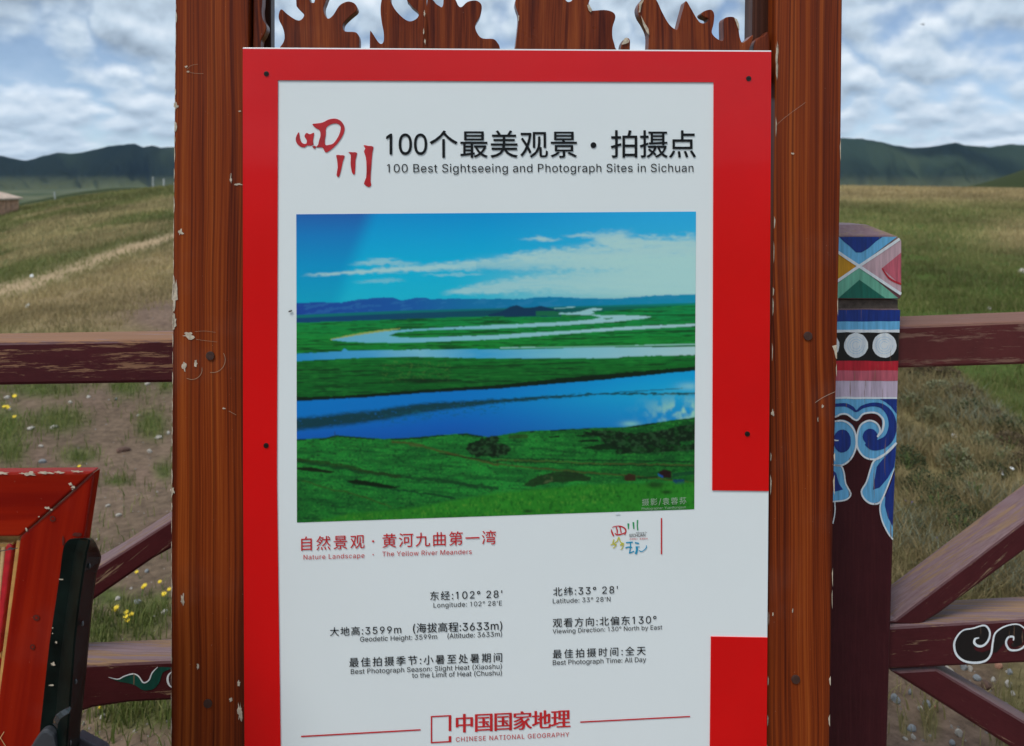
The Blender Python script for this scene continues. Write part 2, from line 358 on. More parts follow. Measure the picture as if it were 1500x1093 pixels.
def hgt(X, Y):
    """height of the land above the floor of the viewpoint, metres"""
    r = np.hypot(X, Y); a = np.arctan2(X, Y); ca = np.cos(a); front = np.clip((np.degrees(np.abs(a))-62)/12, 0, 1)
    px = CX+F*np.tan(np.clip(a, -1.05, 1.05)); cr = -(crest(px)-HZ)/F*38*np.maximum(ca, 0.45)
    cr = cr*(1-front)+(-1.6)*front
    z = -EYE+(cr+EYE)*np.clip((r-5)/33, 0, 1)
    z = z+(fbm(X*0.5+40, Y*0.5+9, 4, 3)-0.5)*0.16*sstep(2.5, 8, r)*(1-sstep(30, 60, r))+(fbm(X*2.1, Y*2.1, 4, 5)-0.5)*0.07*(1-sstep(10, 25, r))
    over = np.maximum(r-38, 0); drop = np.where(over < 45, over**2*0.004, 45**2*0.004+(over-45)*0.36)
    z = np.where(r > 38, np.maximum(cr-drop, -90+6*(fbm(X/700, Y/700, 4, 8)-0.5)), z)
    zl = -(np.interp(px, [-400, 0, 45, 100, 160, 200, 250, 400], [330, 302, 293, 283.5, 276, 275, 279, 300])-HZ)/F*230*np.maximum(ca, 0.1)
    zl = zl-((r-230)/60)**2*14-front*60
    zr = -(np.interp(px, [1100, 1380, 1430, 1460, 1500, 1600, 1800, 2300], [330, 282, 270.5, 261.5, 248, 222, 190, 250])-HZ)/F*420*np.maximum(ca, 0.1)
    zr = zr-((r-420)/110)**2*30-front*60
    z = np.maximum(z, np.where((r > 60) & (Y > 0), np.maximum(zl, zr)+(fbm(X/25, Y/25, 4, 4)-0.5)*1.2, -999))
    return z+EYE
def ipx(X, Y, Z):
    Ys = np.where(Y > 0.2, Y, 0.2); return CX+F*X/Ys, HZ-F*(Z-EYE)/Ys
CLUMPS = [(8, 625, 34, 34), (60, 570, 60, 14), (185, 566, 26, 16), (85, 615, 44, 20), (15, 660, 24, 20), (115, 668, 30, 12), (222, 622, 24, 24), (172, 705, 22, 7), (240, 690, 16, 14), (242, 560, 14, 16), (160, 875, 30, 14), (205, 905, 42, 34), (150, 925, 30, 26), (232, 885, 22, 18), (190, 1048, 50, 22), (235, 1045, 26, 22), (140, 860, 20, 12), (60, 700, 50, 10), (1375, 930, 8, 20), (1362, 1060, 14, 26), (1326, 1065, 8, 12), (1490, 1030, 34, 80), (1430, 880, 90, 30)]
def grassiness(px, py, X, Y):
    """0 bare earth .. 1 full grass"""
    n = fbm(X*1.6+3, Y*1.6, 4, 21); r = np.hypot(X, Y)
    base = sstep(0.44, 0.60, n+0.25*sstep(6.5, 10, r))
    right = sstep(0.25, 0.7, (px-1000)/400+0.0)*(1-sstep(900, 1010, py+60*(n-0.5)))
    near_bare = sstep(520, 600, py)
    g = np.where(r > 9, 0.85+0.15*base, base*(1-0.90*near_bare)+0.02)
    g = np.maximum(g, right)
    for cx, cy, rx, ry in CLUMPS:
        g = np.maximum(g, 1.0*np.exp(-(((px-cx)/rx)**2+((py-cy)/ry)**2)**1.3*0.9)*sstep(0.30, 0.48, n+0.12))
    bare = np.exp(-(((px-250)/70)**2+((py-462)/24)**2)); g = g*(1-0.95*np.clip(bare*1.5, 0, 1))
    return np.clip(g, 0, 1)
def tanness(px, py, X, Y):
    mott = (px < 750)*0.25*sstep(.42, .66, fbm(X*.45, Y*.45, 3, 99))*(Y > 8)
    yl = 430-(px)*0.335+10*(fbm(px/60, py/60, 2, 2)-0.5)           # the trodden path on the left slope
    path = np.exp(-((py-yl)/(13-0.02*np.clip(px, 0, 250)))**2)*(px < 600)*(.8+.3*fbm(X*1.3, Y*1.3, 3, 7))
    low = sstep(0, 25, py-yl)*(1-sstep(470, 520, py))*(px < 700)*(0.55+0.7*fbm(X*.8, Y*.8, 3, 6))
    rt = (px > 800)*(np.exp(-((py-283)/15.0)**2)*0.95+0.7*np.exp(-(((px-1500)/60)**2+((py-345)/26)**2)))
    line = 545+(px-1385)*0.83                                         # the edge of the herb bank on the right
    bank = (px > 900)*sstep(-14, 14, py-line)*sstep(505, 545, py)*(0.35+0.5*fbm(X*2.2, Y*2.2, 3, 16))
    return path, np.clip(np.maximum(np.maximum(np.maximum(low, rt), bank), mott), 0, 1)
def landcol(X, Y, Z):
    px, py = ipx(X, Y, Z); r = np.hypot(X, Y); g = grassiness(px, py, X, Y)[..., None]; path, tan = tanness(px, py, X, Y)
    n = fbm(X*0.7, Y*0.7, 4, 31)[..., None]; n2 = fbm(X*0.11, Y*0.11, 4, 33)[..., None]
    dirt = np.array([0.150, 0.100, 0.074])*(0.62+0.76*fbm(X*2.6, Y*2.6, 4, 35)[..., None]); green = np.array([0.070, 0.088, 0.024])*(0.7+0.6*n2)
    tanc = np.array([0.235, 0.175, 0.090])*(0.8+0.4*n); pc = np.array([0.40, 0.285, 0.175])
    rt = ((px > 900) & (r > 7) & (r < 36))[..., None]*0.7
    green = green*(1-rt)+np.array([0.064, 0.100, 0.020])*rt*(0.7+0.6*n2)
    c = green*(1-tan[..., None])+tanc*tan[..., None]; c = dirt*(1-g)+c*g
    c = c*(1-0.9*path[..., None])+pc*0.9*path[..., None]
    far = sstep(55, 90, r)[..., None]; fc = np.array([0.050, 0.068, 0.022])
    m = fbm(X/160, Y/420, 5, 51)[..., None]; plain_c = fc*(1-sstep(0.42, 0.62, m))+np.array([0.105, 0.112, 0.050])*sstep(0.42, 0.62, m)
    plain_c = np.where((r[..., None] > 800), plain_c, np.array([0.034, 0.046, 0.016]))
    c = c*(1-far)+plain_c*far
    return np.concatenate([c, np.ones(c.shape[:-1]+(1,))], -1)
def polar(name, radii, az, m, zf, cf):
    A, R = np.meshgrid(az, radii); X = R*np.sin(A); Y = R*np.cos(A); Z = zf(X, Y); c = cf(X, Y, Z)
    nr, na = A.shape; idx = np.arange(nr*na).reshape(nr, na); i0 = idx[:-1, :]; i1 = idx[1:, :]
    q = np.stack([i0, i1, np.roll(i1, -1, 1), np.roll(i0, -1, 1)], -1).reshape(-1, 4)
    v = np.stack([X, Y, Z], -1).reshape(-1, 3)
    return mk(name, v, q[:, ::-1].copy(), m, smooth=True, cols=c.reshape(-1, 4))
AZ = np.radians(np.concatenate([np.arange(-50, 50, 0.2), np.arange(50, 310, 3.0)]))
GROUND = vcol('turf_and_earth', 0.95, fine=22, bump=0.012, sp=0.1)
g_ = polar('ground', np.concatenate([[0.02], np.geomspace(0.4, 60, 220), np.geomspace(62, 7600, 120)]), AZ, GROUND, hgt, landcol)
tag(g_, kind='structure')
def hillz(X, Y):
    r = np.hypot(X, Y); a = np.arctan2(X, Y); back = np.abs(a) > 1.15
    px = np.where(back, 750+1500*np.sin(a*3), CX+F*np.tan(np.clip(a, -1.15, 1.15)))
    ca = np.where(back, 0.42, np.maximum(np.cos(a), 0.4))
    zs = -(silh(px)+1.6*(fbm(a*260, a*0+3.0, 4, 61)-0.5)-HZ)/F*10000*ca+90
    s = sstep(7600, 10000, r); s2 = 1-0.75*sstep(10000, 12500, r)
    lat = fbm(a*26+fbm(a*18, r/900, 3, 3)*1.6+r/2600, r/3000+5, 5, 71); gul = np.abs(lat-0.5)*2
    low = zs*0.32*np.exp(-((r-8700)/420)**2)*sstep(0.4, 0.65, fbm(a*9, r/3000, 3, 77))
    z = zs*(s**2.3)*s2+(gul-0.42)*zs*s*(1-s)*4.4*(r < 10000)+low
    return -90+EYE+np.maximum(z, -3*(r < 7700))
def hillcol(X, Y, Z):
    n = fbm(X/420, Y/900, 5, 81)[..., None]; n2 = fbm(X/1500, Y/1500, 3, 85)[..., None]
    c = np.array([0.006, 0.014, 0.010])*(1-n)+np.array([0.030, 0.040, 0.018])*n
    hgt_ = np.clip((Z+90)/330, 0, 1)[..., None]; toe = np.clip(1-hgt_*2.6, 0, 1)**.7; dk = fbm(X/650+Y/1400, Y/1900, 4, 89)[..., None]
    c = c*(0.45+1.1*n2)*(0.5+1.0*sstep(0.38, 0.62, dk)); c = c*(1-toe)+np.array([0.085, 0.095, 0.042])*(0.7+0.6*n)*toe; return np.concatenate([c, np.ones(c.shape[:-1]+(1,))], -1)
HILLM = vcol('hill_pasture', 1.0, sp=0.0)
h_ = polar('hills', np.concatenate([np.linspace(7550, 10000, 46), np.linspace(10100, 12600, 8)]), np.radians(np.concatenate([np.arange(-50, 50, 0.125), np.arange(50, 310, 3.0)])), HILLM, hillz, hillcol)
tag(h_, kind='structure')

def zat(x, y): return float(hgt(np.array([float(x)]), np.array([float(y)]))[0])
def on_ground(px, py):
    """the point of the land seen at photo pixel (px, py)"""
    d = np.geomspace(1.5, 60, 900); X = (px-CX)/F*d; z = hgt(X, d); ray = EYE-(py-HZ)/F*d
    i = int(np.argmax(z >= ray)); return Vector((X[i], d[i], z[i]))

# grass: loose blades, thousands, in one object
def blades(name, N, ymin, ymax, pxr, seed, hmul=1.0, wmul=1.0, nseg=1, only=None):
    R = np.random.default_rng(seed)
    px = R.uniform(pxr[0], pxr[1], N); Y = np.exp(R.uniform(math.log(ymin), math.log(ymax), N)); X = (px-CX)/F*Y
    Z = hgt(X, Y); qx, py = ipx(X, Y, Z); g = grassiness(qx, py, X, Y); path, tan = tanness(qx, py, X, Y)
    clump = fbm(X*3.2, Y*3.2, 3, 91)
    keep = R.uniform(0, 1, N) < (g*(1-0.98*path)*sstep(0.22, 0.55, clump+0.1*(Y > 8)))
    if only is not None: keep &= only(qx, py)
    X, Y, Z, g, tan, clump, qx, py = [q[keep] for q in (X, Y, Z, g, tan, clump, qx, py)]; n = len(X)
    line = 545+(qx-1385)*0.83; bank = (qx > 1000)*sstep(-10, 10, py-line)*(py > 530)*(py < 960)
    H = (0.022+0.035*R.random(n)+0.03*clump)*(1+0.25*bank+0.6*sstep(8, 30, Y))*hmul
    Wd = np.maximum(0.0022, Y*0.00050)*wmul*(0.7+0.6*R.random(n))
    az = R.uniform(0, 2*math.pi, n); ln = R.uniform(0.1, 0.8, n)*H; la = R.uniform(0, 2*math.pi, n)
    dx, dy = np.cos(az)*Wd, np.sin(az)*Wd; tx, ty = np.cos(la)*ln, np.sin(la)*ln
    b0 = np.stack([X-dx, Y-dy, Z-0.006], -1); b1 = np.stack([X+dx, Y+dy, Z-0.006], -1)
    m0 = np.stack([X-dx*.7+tx*.35, Y-dy*.7+ty*.35, Z+H*.6], -1); m1 = np.stack([X+dx*.7+tx*.35, Y+dy*.7+ty*.35, Z+H*.6], -1)
    tp = np.stack([X+tx, Y+ty, Z+H], -1)
    hue = R.random(n)[:, None]; n2 = fbm(X*0.5, Y*0.5, 3, 95)[:, None]
    gc = np.array([0.080, 0.120, 0.024])*(1-hue)+np.array([0.160, 0.180, 0.050])*hue
    tc = np.array([0.46, 0.35, 0.18])*(1-hue)+np.array([0.28, 0.23, 0.11])*hue
    tt = np.clip(tan+0.30*(R.random(n) < 0.3)+0.35*bank*(R.random(n) < 0.5)+0.22*sstep(8, 16, Y)+(qx < 750)*0.40*sstep(.42, .66, fbm(X*.45, Y*.45, 3, 99))*(Y > 8), 0, 1)[:, None]
    c = (gc*(1-tt)+tc*tt)*(0.55+0.9*n2)*(0.75+0.5*fbm(X*1.9, Y*1.9, 3, 97)[:, None])
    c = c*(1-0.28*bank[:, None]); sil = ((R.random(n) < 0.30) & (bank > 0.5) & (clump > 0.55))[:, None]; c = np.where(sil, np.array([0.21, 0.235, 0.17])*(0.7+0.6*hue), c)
    c = np.concatenate([c, np.ones((n, 1))], -1); o = np.arange(n)[:, None]
    if nseg == 1:
        v = np.stack([b0, b1, tp], 1).reshape(-1, 3); f = np.concatenate([o*3, o*3+1, o*3+2], 1).tolist(); cc = np.repeat(c, 3, 0)
    else:
        v = np.stack([b0, b1, m1, m0, tp], 1).reshape(-1, 3); q = np.concatenate([o*5, o*5+1, o*5+2, o*5+3], 1).tolist()
        f = q+np.concatenate([o*5+3, o*5+2, o*5+4], 1).tolist(); cc = np.repeat(c, 5, 0)
    ob = mk(name, v, f, GRASSM, cols=cc); tag(ob, kind='stuff'); return ob
GRASSM = vcol('grass_blades', 0.75, sp=0.25, trans=0.25)
blades('grass', 150000, 2.1, 9.5, (-260, 1760), 11, nseg=2)
blades('distant_grass', 330000, 8.5, 42, (-200, 1700), 12, hmul=1.2)
blades('bank_grass', 90000, 2.6, 7.2, (1180, 1700), 13, hmul=1.5, nseg=2, only=lambda x, y: (y < 960) & (y > 545+(x-1385)*0.83-8))

# ------------------------------------------------------------------ stones and pebbles
STONE = [plain('stone_pale', (0.36, 0.33, 0.29), 0.85, 0.35, 60), plain('stone_grey', (0.20, 0.21, 0.22), 0.85, 0.35, 60), plain('stone_brown', (0.10, 0.055, 0.04), 0.9, 0.3, 60), plain('stone_rust', (0.36, 0.18, 0.12), 0.9, 0.3, 60)]
def stone_geo(seed):
    bm = bmesh.new(); bmesh.ops.create_icosphere(bm, subdivisions=2, radius=1); R = random.Random(seed)
    k = [Vector([R.uniform(-1, 1) for _ in range(3)]).normalized() for _ in range(5)]
    for v in bm.verts:
        for q in k:
            d = v.co.dot(q)
            if d > 0.62: v.co -= q*(d-0.62)*0.8
    vs = [v.co.copy() for v in bm.verts]; fs = [tuple(v.index for v in f.verts) for f in bm.faces]; bm.free(); return vs, fs
SG = [stone_geo(s) for s in range(5)]
def place(px, py):
    """where a small thing lies, told by what it lies beside"""
    if px < 750:
        v = 'just under the left top rail' if py < 600 else 'well below the left top rail' if py < 650 else 'on the earth above the orange frame' if py < 700 else 'beside the left brace' if py < 800 else 'under the left brace' if py < 870 else 'just above the left middle rail' if py < 960 else 'below the left middle rail'
        return v+(', close to the sign' if px > 195 else ', mid gap' if px > 95 else ', far from the sign')
    v = 'close under the right top rail' if py < 625 else 'halfway up the right bank' if py < 710 else 'above the rising brace' if py < 860 else 'between brace and middle rail' if py < 970 else 'just under the right middle rail' if py < 1000 else 'beside the falling brace' if py < 1045 else 'low under the falling brace'
    return v+(', next to painted post' if px < 1352 else ', mid bay' if px < 1432 else ', far from painted post')
USED = {}
def uniq(label, group):
    USED[label] = USED.get(label, 0)+1; return label, group
def stone(px, py, wpx, hpx, k, label, group, rot=0.0):
    p = on_ground(px, py); s = wpx/F*p.y/2; h = hpx/F*p.y/2*1.2; vs, fs = SG[random.randrange(5)]
    c, sn = math.cos(rot), math.sin(rot)
    v = [Vector((p.x+s*(q.x*c-q.y*0.7*sn), p.y+s*(q.x*sn+q.y*0.7*c), p.z+h*0.35+h*q.z)) for q in vs]
    o = mk('stone', v, fs, STONE[k], loc=p); tag(o, label, 'stone', group)
LS = 'small pale stone lying on the bare earth behind the left rails'; RS = 'small grey or pale stone on the gravelly earth behind the right lower rail'
for a in [(78, 628, 15, 6, 0), (10, 585, 12, 6, 0), (103, 592, 7, 5, 0), (14, 601, 6, 5, 0), (219, 664, 8, 7, 0), (203, 611, 7, 4, 0), (246, 637, 9, 6, 0), (62, 678, 12, 7, 1), (158, 743, 9, 5, 0), (173, 756, 10, 5, 0), (45, 629, 16, 5, 0), (232, 643, 14, 5, 0), (172, 880, 12, 5, 0), (201, 884, 14, 7, 1), (215, 840, 9, 5, 1), (240, 900, 12, 7, 0), (150, 1053, 11, 9, 0), (122, 1065, 5, 8, 0), (60, 655, 8, 4, 0), (130, 583, 9, 4, 0), (216, 565, 10, 5, 0), (170, 587, 6, 4, 1)]:
    stone(*a, '%s %s %s' % ('flat' if a[3] < a[2]*.45 else 'rounded', ('pale', 'grey')[min(a[4], 1)], 'stone' if a[2] > 10 else 'pebble')+' '+place(a[0], a[1]), 'stones on the earth behind the left rails', random.uniform(0, 3))
stone(180, 662, 23, 9, 2, 'dark brown oblong stone lying on bare earth behind the left rails', None, 0.25)
for a in [(1333, 1019, 8, 10, 1), (1312, 1029, 20, 11, 1), (1348, 1042, 11, 9, 0), (1358, 1037, 18, 10, 1), (1405, 1080, 12, 13, 0), (1335, 1071, 17, 9, 1), (1338, 1082, 10, 7, 0), (1390, 985, 14, 10, 0), (1411, 981, 14, 11, 1), (1431, 995, 17, 8, 1), (1455, 998, 10, 7, 0), (1477, 1007, 15, 11, 0), (1479, 990, 12, 9, 1), (1463, 979, 12, 11, 3), (1450, 1030, 14, 16, 1), (1484, 1020, 9, 7, 0), (1395, 1092, 12, 8, 1), (1421, 983, 9, 10, 0), (1326, 1086, 8, 5, 0), (1444, 1010, 22, 12, 2), (1472, 1036, 14, 8, 1)]:
    stone(*a, '%s %s %s' % ('flat' if a[3] < a[2]*.6 else 'rounded', ('pale', 'grey', 'brown', 'reddish')[a[4]], 'stone' if a[2] > 10 else 'pebble')+' '+place(a[0], a[1]), 'stones on the earth behind the right lower rail', random.uniform(0, 3))
stone(1368, 1040, 9, 7, 3, 'small orange-red stone on gravelly earth under the right lower rail', None)
stone(1449, 455, 8, 6, 0, 'single pale stone in short green grass just above the right top rail', None)
stone(1497, 400, 13, 9, 0, 'larger pale stone in green grass at the far right edge', None)
for (x, y, w) in ((1466, 700, 20), (1478, 740, 24), (1452, 688, 16)):
    stone(x, y, w, w*0.9, 0, 'rough pale rock showing through dry herbs on the right bank', 'rocks in the herb bank')
def gravel():
    R = np.random.default_rng(5); V = []; Fc = []; Cc = []; tet = np.array([[1, 0, -.3], [-.5, .87, -.3], [-.5, -.87, -.3], [.25, .1, .7], [-.2, -.3, .6]]); tf = np.array([[0, 1, 3], [1, 4, 3], [1, 2, 4], [2, 0, 4], [0, 3, 4]])
    N = 9000; Y = np.exp(R.uniform(math.log(1.9), math.log(9), N)); px = R.uniform(-260, 1760, N); X = (px-CX)/F*Y; Z = hgt(X, Y); qx, py = ipx(X, Y, Z)
    k = R.random(N) < (1-grassiness(qx, py, X, Y))*0.8; X, Y, Z = X[k], Y[k], Z[k]; n = len(X); s = 0.002+0.007*R.random(n)**3
    a = R.uniform(0, 6.28, n); ca, sa = np.cos(a), np.sin(a)
    P = np.stack([X[:, None]+s[:, None]*(tet[:, 0]*ca[:, None]-tet[:, 1]*sa[:, None]), Y[:, None]+s[:, None]*(tet[:, 0]*sa[:, None]+tet[:, 1]*ca[:, None]), Z[:, None]+s[:, None]*tet[:, 2]], -1).reshape(-1, 3)
    Fq = (tf[None]+5*np.arange(n)[:, None, None]).reshape(-1, 3); b = R.random(n); c = np.stack([0.16+.2*b, 0.14+.19*b, 0.12+.18*b, np.ones(n)], -1)
    tag(mk('gravel', P, Fq, vcol('gravel_bits', 0.9, sp=0.2), cols=np.repeat(c, 5, 0)), kind='stuff')
gravel()

# ------------------------------------------------------------------ flowers and herbs
YEL = plain('petal_yellow', (0.72, 0.52, 0.02), 0.6, 0.2, 200); STEM = plain('flower_stem', (0.08, 0.13, 0.03), 0.7, 0.3, 200); PURP = plain('petal_violet', (0.12, 0.09, 0.30), 0.6, 0.3, 200)
WHT = plain('petal_white', (0.60, 0.62, 0.62), 0.6, 0.15, 200); SILV = plain('herb_silver', (0.155, 0.160, 0.085), 0.8, 0.35, 60); OLIV = plain('herb_olive', (0.040, 0.052, 0.016), 0.8, 0.5, 60)
def plant(name, px, py, heads, m, label, cat, group, hpx=14, spread=8, headpx=5):
    p = on_ground(px, py); u = p.y/F; t = thing(name, label, cat, p, group)
    for i in range(heads):
        a = random.uniform(0, 6.28); s = random.uniform(0.1, 1)*spread*u; h = hpx*u*random.uniform(0.6, 1.1); w = 0.0012
        q = Vector((p.x+s*math.cos(a), p.y+s*math.sin(a)*0.6, p.z+h)); b = p+Vector((0.2*s*math.cos(a), 0, -0.005))
        vs = [b+Vector((-w, 0, 0)), b+Vector((w, 0, 0)), b+Vector((0, w, 0)), q+Vector((-w, 0, 0)), q+Vector((w, 0, 0)), q+Vector((0, w, 0))]
        mk('stem', vs, [(0, 1, 4, 3), (1, 2, 5, 4), (2, 0, 3, 5)], STEM, t)
        R = headpx*u/2*random.uniform(0.7, 1.2); vs = [q+Vector((0, 0, R*0.35))]; fs = []; np_ = 9
        for k in range(np_*2):
            b_ = math.pi*k/np_; rr = R*(1.0 if k % 2 else 0.6); vs.append(q+Vector((rr*math.cos(b_), rr*math.sin(b_)*0.9-R*0.2, R*0.55*(1 if k % 2 else .3)*math.sin(b_)+0.002)))
        vs.append(q+Vector((0, 0, -R*0.5)))
        for k in range(np_*2): fs += [(0, 1+k, 1+(k+1) % (np_*2)), (1+(k+1) % (np_*2), 1+k, np_*2+1)]
        mk('flower_head', vs, fs, m, t)
    return t
YL = 'low yellow wildflower on bare earth behind the left rails, above the orange frame'
for a in ((20, 590, 2), (10, 604, 3), (21, 618, 1), (111, 692, 1)): plant('yellow_flower', a[0], a[1], a[2], YEL, 'low yellow wildflower with %d head%s ' % (a[2], 's' if a[2] > 1 else '')+place(a[0], a[1]), 'flower', 'yellow flowers above the orange frame', 10, 6, 7)
YL2 = 'yellow wildflower between the middle rail and the diagonal brace, left of the sign'
for a in ((206, 875, 2), (172, 905, 4), (190, 912, 3), (242, 866, 1), (243, 880, 2), (187, 920, 2), (208, 850, 1)): plant('yellow_flower', a[0], a[1], a[2], YEL, 'yellow wildflower with %d head%s ' % (a[2], 's' if a[2] > 1 else '')+place(a[0], a[1]), 'flower', 'yellow flowers under the left brace', 14, 8, 8)
plant('yellow_flower', 149, 1045, 2, YEL, 'yellow wildflower just below the left middle rail', 'flower', None, 8, 4, 6)
plant('violet_flower', 1335, 760, 9, PURP, 'violet wildflowers low in the herbs close to the painted post', 'flower', None, 22, 16, 5)
plant('yellow_flower', 1350, 750, 4, YEL, 'yellow spike flowers behind the violet ones by the painted post', 'flower', None, 22, 4, 3)
plant('violet_flower', 1364, 812, 6, PURP, 'violet-blue flowers at the foot of the herb bank above the brace', 'flower', None, 20, 14, 5)
for a in ((1397, 650), (1481, 700), (1468, 705), (1489, 723), (1484, 730)): plant('white_flower', a[0], a[1], 1, WHT, 'single white flower head '+place(a[0], a[1]), 'flower', 'white flowers on the right bank', 12, 3, 9)
def herb(px, py, hpx, wpx, m, label, group):
    p = on_ground(px, py); u = p.y/F; t = thing('herb_clump', label, 'shrub', p, group); vs = []; fs = []
    for i in range(650 if wpx > 38 else 260):
        a = random.uniform(0, 6.28); s = math.sqrt(random.random())*wpx*u/2; h = random.uniform(0.05, 1)**0.8*hpx*u*(1-0.6*(s/(wpx*u/2))**2)
        c = p+Vector((s*math.cos(a), s*math.sin(a), h)); L = random.uniform(2.5, 6)*u; w = L*0.24
        d = Vector((math.cos(a)*0.5+random.uniform(-.6, .6), math.sin(a)*0.5+random.uniform(-.6, .6), random.uniform(0.2, 1.1))).normalized(); n = d.cross(Vector((random.uniform(-1, 1), random.uniform(-1, 1), 0.3))).normalized()
        k = len(vs); vs += [c, c+d*L*0.5+n*w, c+d*L, c+d*L*0.5-n*w]; fs.append((k, k+1, k+2, k+3))
    mk('foliage', vs, fs, m, t); vs = []; fs = []
    for i in range(9):
        a = random.uniform(0, 6.28); s = wpx*u*0.25; k = len(vs); q = p+Vector((s*math.cos(a), s*math.sin(a), hpx*u*0.7)); w = 0.002
        vs += [p+Vector((-w, 0, -.01)), p+Vector((w, 0, -.01)), q+Vector((w, 0, 0)), q+Vector((-w, 0, 0))]; fs.append((k, k+1, k+2, k+3))
    mk('stems', vs, fs, STEM, t)
for a in ((1375, 585, 26, 46), (1400, 690, 40, 50), (1428, 745, 52, 34), (1470, 690, 34, 30), (1440, 660, 24, 40), (1365, 620, 22, 40), (1335, 600, 24, 34), (1395, 640, 18, 40), (1345, 850, 24, 40)):
    herb(*a, SILV, ('low ' if a[2] < 30 else 'tall ')+'silvery-leaved herb clump '+place(a[0], a[1]), 'silvery herbs on the right bank')
for a in ((1380, 770, 60, 70), (1405, 800, 56, 60), (1355, 730, 40, 60), (1330, 690, 36, 50), (1425, 620, 34, 60), (1480, 640, 30, 60), (1340, 800, 34, 50), (1470, 830, 40, 70)):
    herb(*a, OLIV, ('broad ' if a[3] > 65 else 'bushy ')+'dark olive herb clump '+place(a[0], a[1]), 'dark herbs on the right bank')
HB = plain('herb_brown', (0.085, 0.060, 0.030), 0.85, 0.5, 60)
for a in ((1352, 556, 22, 50), (1385, 560, 24, 46), (1415, 590, 26, 50), (1450, 625, 26, 54), (1480, 660, 26, 50), (1500, 690, 28, 50)):
    herb(*a, HB, 'brownish withered herb clump along the bank top, '+place(a[0], a[1]).split(', ')[1], 'withered herbs along the bank top')
for a in ((1342, 560, 14, 26), (1372, 612, 16, 30), (1392, 618, 16, 34), (1410, 655, 16, 30), (1422, 700, 22, 34), (1442, 720, 26, 30), (1335, 640, 14, 26), (1325, 715, 12, 24), (1492, 640, 18, 30), (1330, 590, 14, 22), (1350, 815, 14, 24), (1320, 850, 12, 20)):
    herb(*a, SILV, 'small silvery tuft '+place(a[0], a[1]), 'silvery herbs on the right bank')
for a in ((1345, 770, 30, 44), (1372, 740, 30, 44), (1395, 720, 30, 40), (1420, 775, 34, 44), (1440, 800, 30, 44), (1335, 735, 22, 30), (1362, 660, 24, 30), (1455, 700, 22, 40)):
    herb(*a, OLIV, 'low olive herb clump '+place(a[0], a[1]), 'dark herbs on the right bank')
PAPER = plain('scrap_white', (0.7, 0.72, 0.72), 0.6)
for (x, y, s, lb) in ((46, 407, 5, 'small white paper scrap in the grass above the trodden path'), (40, 452, 6, 'small white paper scrap on dry grass just above the left top rail')):
    p = on_ground(x, y); w = s/F*p.y/2
    tag(mk('paper_scrap', [p+Vector(q)*w for q in ((-1, 0, .3), (1, -.2, .2), (1.1, .2, 1.6), (.2, .5, 2.0), (-.9, .2, 1.5))], [(0, 1, 2, 3, 4)], PAPER, loc=p), lb, 'litter')

# ------------------------------------------------------------------ hut and poles on the far slope
def hut():
    D = 31.0; u = D/F; X0 = (-130-CX)*u; X1 = (27-CX)*(D+1.4)/F; zb = zat(X1, D)-0.15; ze = EYE-(291-HZ)*u; zr = EYE-(270-HZ)*u
    hw = plain('hut_wood', (0.50, 0.29, 0.19), 0.9, 0.4, 6); hr = plain('hut_roof', (0.50, 0.38, 0.30), 0.9, 0.3, 5)
    t = thing('wooden_hut', 'small weathered wooden hut with pale low roof on the far left slope', 'hut', ((X0+X1)/2, D+1, zb))
    n = 16
    for i in range(n):
        a = X0+(X1-X0)*i/n; b = X0+(X1-X0)*(i+1)/n-0.02; j = random.uniform(0, 0.03)
        vs = [(a, D+j, zb), (b, D+j, zb), (b, D+j, ze), (a, D+j, ze), (a, D+.05, zb), (b, D+.05, zb), (b, D+.05, ze), (a, D+.05, ze)]
        mk('plank', vs, [(0, 1, 2, 3), (5, 4, 7, 6), (1, 5, 6, 2), (4, 0, 3, 7), (3, 2, 6, 7)], hw, t)
    for i in range(8):
        a = D+.06+1.34*i/8; b = D+.06+1.34*(i+1)/8-.02; q = X1+.012+random.uniform(0, .02)
        mk('plank', [(q, a, zb), (q, b, zb), (q, b, ze), (q, a, ze), (X1, a, zb), (X1, b, zb), (X1, b, ze), (X1, a, ze)], [(0, 1, 2, 3), (4, 0, 3, 7), (1, 5, 6, 2), (3, 2, 6, 7)], hw, t)
    mk('wall', [(X0, D+.06, zb), (X1, D+.06, zb), (X1, D+1.4, zb), (X0, D+1.4, zb), (X0, D+.06, ze), (X1, D+.06, ze), (X1, D+1.4, ze), (X0, D+1.4, ze)], [(0, 1, 5, 4), (1, 2, 6, 5), (2, 3, 7, 6), (3, 0, 4, 7)], hw, t)
    a, b = X0-.15, X1+.12; m = (a+b)/2; r0, r1 = m-0.3, m+0.3
    mk('roof', [(a, D-.2, ze), (b, D-.2, ze), (b, D+1.5, ze), (a, D+1.5, ze), (r0, D+.65, zr), (r1, D+.65, zr), (a, D-.2, ze-.06), (b, D-.2, ze-.06), (b, D+1.5, ze-.06), (a, D+1.5, ze-.06)],
       [(0, 1, 5, 4), (1, 2, 5), (2, 3, 4, 5), (3, 0, 4), (6, 7, 1, 0), (7, 8, 2, 1), (8, 9, 3, 2), (9, 6, 0, 3), (9, 8, 7, 6)], hr, t)
hut()
POLE = plain('pole_pale', (0.40, 0.42, 0.42), 0.8)
